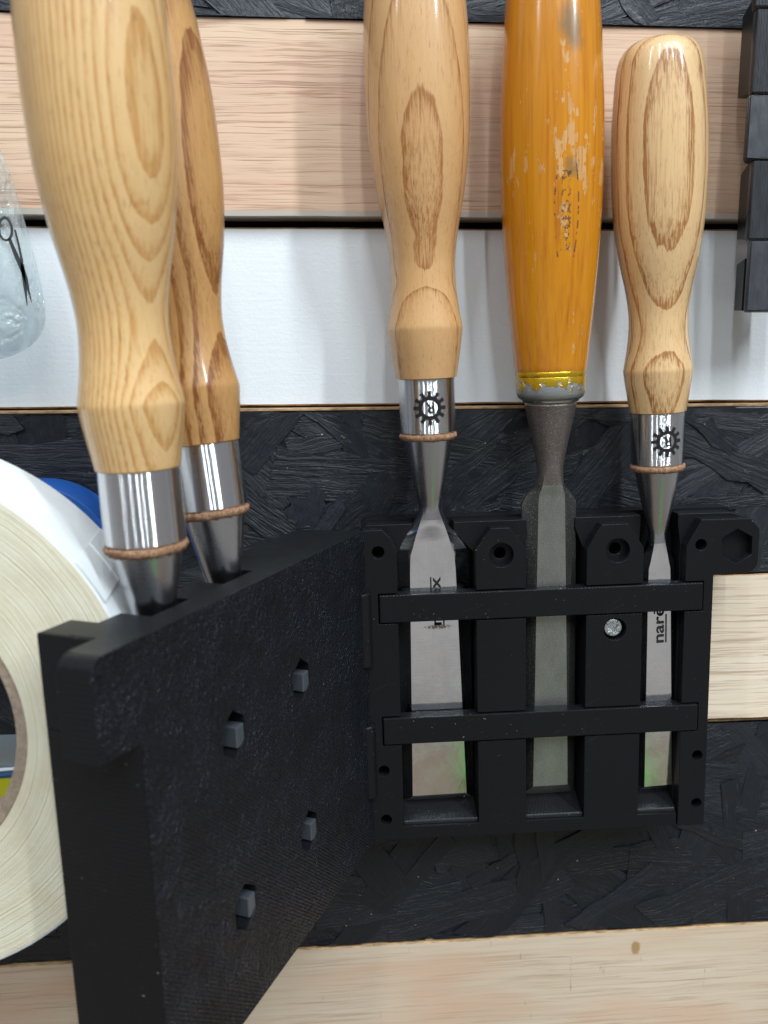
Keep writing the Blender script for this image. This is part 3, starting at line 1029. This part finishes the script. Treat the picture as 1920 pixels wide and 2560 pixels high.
def round_section(r, yc=0.0):
    angs = [-40, 40, 72, 100, 260, 288, 320]
    cnt = [8, 3, 2, 8, 2, 3]
    pts = []
    for i, n in enumerate(cnt):
        for k in range(n):
            a = radians(angs[i] + (angs[i + 1] - angs[i]) * k / n)
            pts.append((r * sin(a), yc - r * cos(a)))
    return pts


def lerp_sec(p, q, t):
    return [(a[0] + (c[0] - a[0]) * t, a[1] + (c[1] - a[1]) * t) for a, c in zip(p, q)]


def loft(secs, mi=0, split=None):
    b = MB()
    n = len(secs[0][1])
    vv, ff = [], []
    for z, s in secs:
        vv += [(p[0], p[1], z) for p in s]
    mis = []
    for j in range(len(secs) - 1):
        for i in range(n):
            a, c = j * n + i, j * n + (i + 1) % n
            ff.append((a, c, c + n, a + n))
            mis.append(1 if split is not None and secs[j][0] >= split else 0)
    ff += [tuple(reversed(range(n))), tuple((len(secs) - 1) * n + i for i in range(n))]
    b.add(vv, ff)
    b.mi = mis + [0, 1 if split is not None else 0]
    return b


def smooth_profile(pts, n=90):
    """Catmull-Rom through (s, r) points"""
    out = []
    m = len(pts)
    for i in range(m - 1):
        p0, p1, p2, p3 = pts[max(i - 1, 0)], pts[i], pts[i + 1], pts[min(i + 2, m - 1)]
        k = max(3, int(n * abs(p2[0] - p1[0]) / max(1e-6, abs(pts[-1][0] - pts[0][0]))))
        for j in range(k):
            t = j / k
            f = lambda a, b_, c, d: 0.5 * ((2 * b_) + (-a + c) * t + (2 * a - 5 * b_ + 4 * c - d) * t * t + (-a + 3 * b_ - 3 * c + d) * t ** 3)
            out.append((f(p0[0], p1[0], p2[0], p3[0]), f(p0[1], p1[1], p2[1], p3[1])))
    out.append(pts[-1])
    return out


LOWER = [(0, 9.75), (5, 10.6), (10, 11.45), (14.0, 11.95)]
UPPER = [(14.6, 11.9), (17.5, 11.35), (21, 10.75), (25.5, 10.2), (30, 10.0), (34, 10.15), (40.5, 11.1), (51, 13.3), (61.5, 14.9), (70, 15.5),
         (80, 15.75), (92, 15.5), (103.5, 14.6), (109, 13.9), (112.3, 12.9), (114.8, 11.0), (116.4, 8.0), (117.0, 4.0), (117.1, 0.4)]


def handle_mesh(z0, ks, kr):
    pr_ = [(r * kr, z0 + s * ks) for s, r in smooth_profile(LOWER, 14)] + [(r * kr, z0 + s * ks) for s, r in smooth_profile(UPPER, 110)]
    pr_ = [(max(r, 0.2), z) for r, z in pr_]
    b = MB()
    b.lathe(pr_, 72)
    return b


def text_mesh(body, size, bold=0.0):
    cu = bpy.data.curves.new('lettering', 'FONT')
    cu.body = body
    cu.size = size
    cu.offset = bold
    cu.resolution_u = 4
    ob = bpy.data.objects.new('lettering', cu)
    col.objects.link(ob)
    bpy.context.view_layer.update()
    dg = bpy.context.evaluated_depsgraph_get()
    me = bpy.data.meshes.new_from_object(ob.evaluated_get(dg))
    vs_ = [(v.co.x, v.co.y) for v in me.vertices]
    fs = [tuple(p.vertices) for p in me.polygons]
    bpy.data.objects.remove(ob)
    bpy.data.curves.remove(cu)
    bpy.data.meshes.remove(me)
    return vs_, fs


def gear_mark(parent, zc, R, size=1.0, rot=0.0):
    """toothed-wheel maker's mark with an upside-down R, wrapped on the ferrule"""
    b = MB()
    RR = R + 0.035

    def wrap(u, w):
        a = u / R
        return (RR * sin(a), -RR * cos(a), zc + w)
    n = 96
    vv, ff = [], []
    for i in range(n):
        a = 2 * pi * i / n
        for r in (2.55, 3.2, 3.85):
            vv.append(wrap(size * r * cos(a), size * r * sin(a)))
    for i in range(n):
        j = (i + 1) % n
        for k in (0, 1):
            ff.append((i * 3 + k, i * 3 + k + 1, j * 3 + k + 1, j * 3 + k))
    b.add(vv, ff)
    for i in range(12):
        a = 2 * pi * i / 12 + rot
        u, w = Vector((cos(a), sin(a))), Vector((-sin(a), cos(a)))
        vv, ff = [], []
        for r in (3.75, 4.3, 4.9, 5.5):
            for s in (-1, -0.33, 0.33, 1):
                p = u * r + w * s * (0.58 + 0.035 * (r - 3.75))
                vv.append(wrap(size * p.x, size * p.y))
        for q in range(3):
            for s in range(3):
                k = q * 4 + s
                ff.append((k, k + 4, k + 5, k + 1))
        b.add(vv, ff)
    vs_, fs = text_mesh('R', 4.8 * size, 0.10)
    cx = (max(p[0] for p in vs_) + min(p[0] for p in vs_)) / 2
    cy = (max(p[1] for p in vs_) + min(p[1] for p in vs_)) / 2
    b.add([wrap(-(p[0] - cx) * 0.98, -(p[1] - cy)) for p in vs_], [tuple(f) for f in fs])
    # the small foot of the letter
    b.add([wrap(size * x, size * z) for x, z in ((0.85, -1.62), (1.75, -1.62), (1.75, -1.2), (0.85, -1.2))], [(0, 1, 2, 3)])
    o = b.build('maker_mark', M['ink'], parent)
    return o


def lettering(parent, x0, z0, yf, xh=2.75, length=17.6):
    """narex, reading upward, a line under its first and over its last letters"""
    vs_, fs = text_mesh('narex', 5.0, 0.10)
    w = max(p[0] for p in vs_) - min(p[0] for p in vs_)
    mx = min(p[0] for p in vs_)
    my = min(p[1] for p in vs_)
    h = max(p[1] for p in vs_) - my
    b = MB()
    b.add([(x0 - (p[1] - my) / h * xh, yf, z0 + (p[0] - mx) / w * length) for p in vs_], [tuple(f) for f in fs])
    t = 0.5
    b.add([(x0 + 0.45, yf, z0), (x0 + 0.45 + t, yf, z0), (x0 + 0.45 + t, yf, z0 + length * 0.60), (x0 + 0.45, yf, z0 + length * 0.60)], [(0, 1, 2, 3)])
    xo = x0 - xh - 0.45
    b.add([(xo - t, yf, z0 + length * 0.62), (xo, yf, z0 + length * 0.62), (xo, yf, z0 + length), (xo - t, yf, z0 + length)], [(0, 1, 2, 3)])
    return b.build('lettering', M['ink'], parent)


def make_chisel(name, label, loc, rot, frame, *, tip, bw, fa, shoulder, neck_z, neck_r, sock_z, sock_r, fer_z, fer_h, fer_r, hs, hr, ash,
                mark=None, text=None, steel='blade'):
    """frame: matrix (3x3) and origin of the rack that carries it; loc in that frame"""
    Mx, O = frame
    rt = empty(name, O + Mx @ Vector(loc), (Mx @ Matrix.Rotation(rot[1], 3, 'Y') @ Matrix.Rotation(rot[0], 3, 'X') @ Matrix.Rotation(rot[2], 3, 'Z')).to_euler(),
               label, 'chisel', 'bench chisels in the racks')
    yf, ys, yb = -2.2, 0.7, 3.2
    b1, b0 = bw / 2, bw / 2 * 0.985
    a1, a0 = fa
    secs = [(tip, section(b1 - .05, b1, yb - 0.7, yb - 0.6, yb)),
            (tip + 5.2, section(a1, b1, yf, ys, yb)),
            ((tip + shoulder) / 2, section((a0 + a1) / 2, b1, yf - .1, ys, yb)),
            (shoulder - 6, section(a0, b0, yf - 0.2, ys, yb)),
            (shoulder, section(a0 * 0.95, b0 * 0.985, yf - 0.25, ys - .2, yb))]
    nz = neck_z
    d = nz - shoulder
    rs = round_section(neck_r)
    prof = [(0.18, 0.88), (0.36, 0.70), (0.54, 0.53), (0.72, 0.40), (0.86, 0.325)]
    for t, k in prof:
        hwd = max(b0 * k, neck_r * 0.99)
        a = max(min(a0 * 0.92 * (1 - 0.62 * t), hwd * 0.9), 0.6)
        s = section(a, hwd, yf - 0.25 - 0.5 * t, (ys - 0.2) * (1 - t), yb * (1 - 0.2 * t) + neck_r * 0.2 * t)
        bl = max(0.0, (t - 0.36) / 0.64) ** 1.3
        secs.append((shoulder + d * t, lerp_sec(s, round_section(max(neck_r, hwd * 0.9)), bl * 0.85)))
    secs.append((nz, rs))
    for t in (0.12, 0.3, 0.5, 0.7, 0.88, 1.0):
        r = neck_r + (sock_r - neck_r) * (t ** 0.88)
        secs.append((nz + (sock_z - nz) * t, round_section(r)))
    bl = loft(secs, split=shoulder + d * 0.6)
    blade = bl.build('blade', [M[steel], M['socket']], rt, 0, 24)
    # leather washer, ragged
    b = MB()
    b.lathe([(fer_r * 0.7, fer_z - 2.5), (fer_r * 0.95, fer_z - 2.45), (fer_r * 1.01, fer_z - 1.9), (fer_r * 1.04, fer_z - 1.2), (fer_r * 1.03, fer_z - 0.6), (fer_r * 0.96, fer_z - 0.08)],
            90, wob=0.2)
    b.build('leather_washer', M['leather'], rt, 0, 60)
    b = MB()
    b.lathe([(fer_r - 0.35, fer_z), (fer_r, fer_z + 0.3), (fer_r, fer_z + fer_h - 0.25), (fer_r - 0.2, fer_z + fer_h)], 96)
    fer = b.build('ferrule', M['ferrule'], rt, 0, 30)
    handle_mesh(fer_z + fer_h, hs, hr).build('handle', ash, rt, 0, 28)
    if mark:
        gear_mark(fer, fer_z + mark[1], fer_r, mark[0])
    if text:
        lettering(blade, text[0], text[1], text[2])
    return rt


PF = (PANEL, Vector((0, 0, 0)))
LF = (LEAF, LEAF_O)
TILT = radians(2.1)
make_chisel('chisel', 'wide chisel with long ash handle and gear mark, left in the fixed rack', (25.2, 9.0, 0), (TILT, radians(-0.75), 0), PF,
            tip=8.2, bw=26.2, fa=(9.9, 7.9), shoulder=104.5, neck_z=121.5, neck_r=3.75, sock_z=144.6, sock_r=8.35, fer_z=146.4, fer_h=18.0, fer_r=9.3,
            hs=1.12, hr=1.035, ash=M['ash_a'], mark=(1.0, 8.6), text=(2.6, 78.8, -2.45), steel='blade_grimy')
make_chisel('chisel', 'narrow chisel with ringed ash handle and gear mark, rightmost', (106.4, 8.2, 0), (TILT, radians(-2.05), 0), PF,
            tip=7.8, bw=13.6, fa=(5.1, 3.95), shoulder=96.5, neck_z=109.0, neck_r=2.95, sock_z=131.3, sock_r=7.7, fer_z=133.2, fer_h=17.7, fer_r=8.65,
            hs=0.975, hr=0.935, ash=M['ash_b'], mark=(0.94, 8.4), text=(1.75, 69.0, -2.45))
make_chisel('chisel', 'nearest chisel, pale blurred ash handle, standing in the swung-out leaf', (94.0 - 112 * 0.035, -14.0, 0), (0, radians(2.0), 0), LF,
            tip=8, bw=20, fa=(7.6, 6.4), shoulder=93, neck_z=106, neck_r=3.7, sock_z=127.4, sock_r=8.3, fer_z=129.4, fer_h=17.4, fer_r=9.3,
            hs=1.02, hr=0.985, ash=M['ash_c'])
make_chisel('chisel', 'leaning chisel with dark streaked handle, partly hidden behind the nearest chisel', (62.5, -14.0 + 112 * 0.095, 0), (radians(5.5), radians(0.5), 0), LF,
            tip=24, bw=18, fa=(6.6, 5.4), shoulder=94, neck_z=108, neck_r=3.6, sock_z=130.6, sock_r=8.2, fer_z=132.6, fer_h=17.4, fer_r=9.3,
            hs=1.0, hr=0.99, ash=M['ash_d'])

# old chisel with the amber handle
old = empty('chisel', PANEL @ Vector((66.0, 9.0, 0)), (PANEL @ Matrix.Rotation(radians(-0.5), 3, 'Y') @ Matrix.Rotation(TILT, 3, 'X')).to_euler(),
            'old chisel with worn amber lacquered handle and pitted blade, middle of the fixed rack', 'chisel', 'bench chisels in the racks')
yf, ys, yb = -2.6, 1.3, 2.8
secs = [(9.0, section(9.7, 9.8, yb - 0.7, yb - .6, yb)), (15.0, section(6.4, 9.8, yf, ys, yb)), (80, section(5.3, 9.6, yf, ys, yb)), (113, section(4.7, 9.45, yf, ys, yb)),
        (120.6, section(4.6, 9.4, yf, ys, yb)), (122.4, section(4.5, 8.3, yf - .1, ys, yb)),
        (124.4, section(4.3, 6.9, yf - .3, ys - .2, yb)), (125.8, lerp_sec(section(3.9, 5.6, yf - .5, ys - .3, yb + .2), round_section(4.6), 0.2)),
        (127.3, lerp_sec(section(3.6, 5.0, yf - .7, ys - .3, yb + .3), round_section(4.5), 0.3)),
        (129.0, lerp_sec(section(3.2, 4.8, yf - .8, ys - .4, yb + .5), round_section(4.4), 0.55)), (131.0, round_section(4.35)), (133.5, round_section(4.45)),
        (138, round_section(5.2)), (143, round_section(6.2)), (149, round_section(7.5)), (154.3, round_section(8.6)), (155.4, round_section(8.3))]
lf = loft(secs, split=126.0)
for q in range(len(lf.f) - 2):
    if lf.mi[q] == 0 and 8 <= q % 26 and (q % 26 < 13 or q % 26 >= 21):
        lf.mi[q] = 2                                   # the side bevels were never polished
lf.build('blade', [M['old_blade'], M['old_socket'], M['old_bevel']], old, 0, 22)
b = MB()
b.lathe([(8.4, 155.3), (9.2, 155.35), (9.5, 155.9), (9.3, 156.2)], 64)
b.build('bolster_ring', M['zinc'], old, 0, 40)
b = MB()
b.lathe([(8.8, 156.0), (10.0, 156.2), (10.9, 157.0), (11.3, 158.3), (11.4, 160.0), (11.45, 163.4), (11.35, 163.6), (11.5, 163.9), (11.6, 165.3), (11.3, 165.6)], 80)
b.build('ferrule', M['gold'], old, 0, 50)
b = MB()
pr_ = smooth_profile([(165.4, 11.3), (166, 11.75), (172, 12.4), (185, 13.7), (200, 14.9), (215, 15.75), (230, 16.1), (244, 16.0), (258, 15.4), (270, 14.7), (282, 13.6),
                      (291, 12.3), (296, 10.2), (299, 6.5), (300, 2.0), (300.2, 0.3)], 90)
b.lathe([(max(r, .2), z) for z, r in pr_], 72)
b.build('handle', M['amber'], old, 0, 28)

# ------------------------------------------------------------------ tape rolls at the left
n_ax = Vector((0.07, 1.0, 0.02)).normalized()
tape = empty('tape_roll', (-125.0, -80.5, 84.1), n_ax.to_track_quat('Y', 'Z').to_euler(),
             'big cream masking tape roll with brown card core, at the left', 'tape roll')


def ring(prof, seg=128, wob=0.0):
    """closed ring about the local y axis; prof: list of (r, y)"""
    b = MB()
    m = len(prof)
    vv, ff = [], []
    for i in range(seg):
        a = 2 * pi * i / seg
        for r, y in prof:
            vv.append((r * cos(a), y, r * sin(a)))
    for i in range(seg):
        for k in range(m):
            a, c = i * m + k, i * m + (k + 1) % m
            d, e = ((i + 1) % seg) * m + k, ((i + 1) % seg) * m + (k + 1) % m
            ff.append((a, c, e, d))
    b.add(vv, ff)
    return b


WD = 24.0
b = ring([(39.3, 0.0), (45, -0.35), (52, 0.1), (58, -0.25), (66.4, 0), (66.4, WD), (39.3, WD)], 160)
b.build('wound_tape', M['tape_side'], tape, 0, 40)
b = ring([(66.42, 0.15), (67.0, 0.25), (67.05, 9), (66.75, 11.5), (67.3, 13.0), (67.35, WD - 0.1), (66.42, WD - 0.1)], 160)
b.build('outer_layer', M['tape_out'], tape, 0, 40)
b = ring([(36.3, 0.6), (39.2, 0.5), (39.25, WD - 0.6), (36.3, WD - 0.6)], 128)
b.build('card_core', M['card'], tape, 0.3, 40)
b = MB()
for i in range(14):
    pass
a0 = radians(27.5)
vv, ff = [], []
for k in range(10):
    a = a0 + radians(9.5) * k / 9
    lift = 0.16 * (1 - k / 9) + 0.05
    for y in (0.4, 12.6, 12.9, WD - 0.3):
        rr = 67.1 + lift + (0.3 if y > 12.7 else 0)
        aa = a + radians(3.0) * y / WD
        vv.append((rr * cos(aa), y, rr * sin(aa)))
for k in range(9):
    for q in range(3):
        i0 = k * 4 + q
        ff.append((i0, i0 + 4, i0 + 5, i0 + 1))
b.add(vv, ff)
o = b.build('loose_tape_end', M['tape_out'], tape)
o.modifiers.new('thick', 'SOLIDIFY').thickness = 0.18 * MM

blue = empty('blue_tape_roll', (-112.0, 2.0, 104.0), (0, 0, 0), 'small blue tape roll hanging behind the big cream roll', 'tape roll')
b = ring([(14, 0), (27.0, 0), (27.2, 0.4), (27.2, 18.5), (14, 18.5)], 96)
b.build('wound_tape', M['blue'], blue, 0.2, 40)
b = ring([(12.6, 0.4), (13.95, 0.4), (13.95, 18.1), (12.6, 18.1)], 64)
b.build('card_core', M['card'], blue, 0, 40)
b = MB()
u = Vector((cos(radians(23)), 0, sin(radians(23))))
b.add([tuple(u * 15.5 + Vector((0, -0.08, 0))), tuple(u * 26.6 + Vector((0, -0.08, 0))), tuple(u * 26.6 + Vector((-0.2, -0.08, 0.42))), tuple(u * 15.5 + Vector((-0.2, -0.08, 0.42)))],
      [(0, 1, 2, 3)])
b.build('tape_seam', M['tape_out'], blue)

# printed packet seen through the core
pk = empty('film_packet', (-128, -8, 36), (0, 0, 0), 'grey, blue and yellow packet seen through the tape core', 'packet')
for (za, zb, m, d, nm) in ((4.0, 11.0, 'silver', 0, 'grey_band'), (2.4, 3.9, 'silver', -1.2, 'clear_fold'), (0.1, 2.3, 'bluedk', -0.6, 'blue_band'), (-9.0, 0.0, 'yellow', -1.5, 'yellow_band')):
    b = MB()
    n = 14
    vv, ff = [], []
    for i in range(n + 1):
        x = -22 + 42 * i / n
        by = d - 3.0 * sin(pi * i / n)
        sl = -0.02 * x
        vv += [(x, by, za + sl), (x, by - 0.5, (za + zb) / 2 + sl), (x, by, zb + sl), (x, 6, zb + sl), (x, 6, za + sl)]
    for i in range(n):
        for k in range(5):
            a, c = i * 5 + k, i * 5 + (k + 1) % 5
            ff.append((a, a + 5, c + 5, c))
    ff += [tuple(reversed(range(5))), tuple(n * 5 + k for k in range(5))]
    b.add(vv, ff)
    b.build(nm, M[m], pk, 0, 40)

# ------------------------------------------------------------------ clear pouch with printed scissors
pouch = empty('plastic_pouch', (-128, 12, 200), (0, 0, 0), 'crinkled clear plastic pouch printed with scissors, at the left edge', 'pouch')
b = MB()
outl = [(22.6, -8), (23.0, -14), (22.0, -19), (18.5, -23.5), (12, -27), (4, -29), (-8, -30), (-22, -29), (-30, -20), (-32, 0), (-30, 30), (-20, 52), (0, 52), (8, 46), (13.5, 36), (16.5, 26), (19.5, 10), (21.5, 0)]
n = len(outl)
rings = [(1.0, 0.0), (0.985, -2.5), (0.93, -5.5), (0.80, -8.5), (0.55, -10.5), (0.25, -11.2)]
vv, ff = [], []
for k, (s, y) in enumerate(rings):
    for i, (x, z) in enumerate(outl):
        j = 0.5 * mnoise.noise(Vector((x * 0.25, z * 0.25, k)))
        vv.append((-6 + (x + 6) * s, y + j, 10 + (z - 10) * s))
for k in range(len(rings) - 1):
    for i in range(n):
        a, c = k * n + i, k * n + (i + 1) % n
        ff.append((a, c, c + n, a + n))
ff.append(tuple((len(rings) - 1) * n + i for i in range(n)))
b.add(vv, ff)
pf = b.build('clear_film', M['pouch'], pouch, 0, 80)
pf.modifiers.new('sub', 'SUBSURF').levels = 2
pf.modifiers['sub'].render_levels = 2
sm = pf.modifiers.new('thick', 'SOLIDIFY')
sm.thickness = 0.25 * MM
# scissors print, standing on the front of the film
b = MB()


def ribbon(b, pts, w, y=-0.0):
    m = len(pts)
    vv, ff = [], []
    for i, p in enumerate(pts):
        q0, q1 = pts[max(i - 1, 0)], pts[min(i + 1, m - 1)]
        d = Vector((q1[0] - q0[0], q1[1] - q0[1]))
        d.normalize()
        nn = Vector((-d.y, d.x))
        ww = w[i] if isinstance(w, (list, tuple)) else w
        for s, yy in ((-1, 0), (1, 0), (1, 0.5), (-1, 0.5)):
            vv.append((p[0] + nn.x * ww * s, y + yy, p[1] + nn.y * ww * s))
    for i in range(m - 1):
        for k in range(4):
            a, c = i * 4 + k, i * 4 + (k + 1) % 4
            ff.append((a, c, c + 4, a + 4))
    ff += [(3, 2, 1, 0), tuple((m - 1) * 4 + k for k in range(4))]
    b.add(vv, ff)


SX, SZ = -128, 200
lp = [(-112.2 + 2.0 * cos(2 * pi * i / 24), 211.2 + 3.3 * sin(2 * pi * i / 24)) for i in range(25)]
ribbon(b, [(x - SX, z - SZ) for x, z in lp], 0.32)
ribbon(b, [(x - SX, z - SZ) for x, z in ((-111.2, 208.4), (-109.6, 203.6), (-108.0, 199.2), (-107.2, 196.5), (-106.6, 192.6), (-106.0, 189.2))], [0.42, 0.62, 0.68, 0.55, 0.3, 0.05])
ribbon(b, [(x - SX, z - SZ) for x, z in ((-109.3, 211.0), (-108.6, 207.0), (-108.0, 202.5), (-107.8, 198.5), (-107.6, 194.0), (-107.4, 188.2))], [0.22, 0.25, 0.3, 0.6, 0.45, 0.05])
for i, p in enumerate(b.v):
    b.v[i] = (p[0], p[1] - 9.5, p[2])
b.build('scissors_print', M['scissor'], pouch)

# ------------------------------------------------------------------ grey printed hinge stack at the right edge
stk = empty('printed_stack', (122, 0, 180), (0, 0, 0), 'dark grey printed holder of stacked ribbed segments at the right edge', 'tool holder')
segs = [(278.0, 300.0, 121.6, 'ridged'), (252.9, 277.6, 122.4, 'ridged'), (233.2, 252.5, 122.0, 'smoothgrey'), (208.4, 232.8, 124.4, 'ridged'), (185.6, 208.0, 125.4, 'smoothgrey')]
for za, zb, x, m in segs:
    b = MB()
    pts = [(x + 2.4, 4.0), (x + 0.2, 0.4), (x, -1.0), (x + 0.5, -1.9), (x + 26, -2.6), (x + 26, 4.0)]
    vv, ff = [], []
    k = len(pts)
    for z, ins in ((za, 0.45), (za + 0.5, 0.0), (zb - 0.5, 0.0), (zb, 0.45)):
        vv += [(px + ins - 122, py + (ins if py < 3 else 0), z - 180) for px, py in pts]
    for j in range(3):
        for i in range(k):
            a, c = j * k + i, j * k + (i + 1) % k
            ff.append((a, c, c + k, a + k))
    ff += [tuple(reversed(range(k))), tuple(3 * k + i for i in range(k))]
    b.add(vv, ff)
    b.build('segment', M[m], stk, 0, 40)
for za, zb, xa, ya, x2, yb_, ch in ((253.6, 283.0, 122.9, 0.2, 125.1, 12.5, 2.2), (208.6, 234.2, 125.0, 0.2, 128.4, 13.5, 2.2), (186.2, 203.4, 127.2, 4.6, 129.2, 14.0, 0.8)):
    b = MB()
    vv = [(xa, ya, za), (x2, yb_, za + ch), (x2, yb_, zb - ch), (xa, ya, zb), (xa + 22, ya, za), (xa + 22, yb_, za + ch), (xa + 22, yb_, zb - ch), (xa + 22, ya, zb)]
    b.add([(p[0] - 122, p[1], p[2] - 180) for p in vv], [(0, 3, 2, 1), (4, 5, 6, 7), (0, 1, 5, 4), (3, 7, 6, 2), (0, 4, 7, 3), (1, 2, 6, 5)])
    b.build('side_flange', M['print'], stk, 0.3)

# ------------------------------------------------------------------ bench and green tub added below the camera to give the blades reflections
bench = empty('added_bench', (40, -310, -330), (0, 0, 0), 'added plain wooden bench top below the racks, seen only mirrored in the blades', 'bench')
for k in range(5):
    b = MB()
    b.box(-700, 700, -330 + k * 130.5, -330 + k * 130.5 + 130, -30, 0)
    b.build('plank', M['bench'], bench, 1.5)
tub = empty('added_green_tub', (168, -405, -330), (0, 0, 0), 'made-up bright green rounded tub on the bench, seen only mirrored in the blades', 'tub')  # shape made up, stands for an unknown green thing mirrored in the blades
b = MB()
b.lathe([(40, 0), (62, 1), (70, 6), (78, 40), (84, 80), (86, 104), (80, 112), (60, 116)], 48)
b.build('bowl', M['green'], tub, 0, 40)
b = MB()
b.lathe([(14, 116.2), (56, 116.2), (58, 118), (52, 122), (20, 124), (14, 123)], 48)
b.build('lid', M['green'], tub, 0, 40)
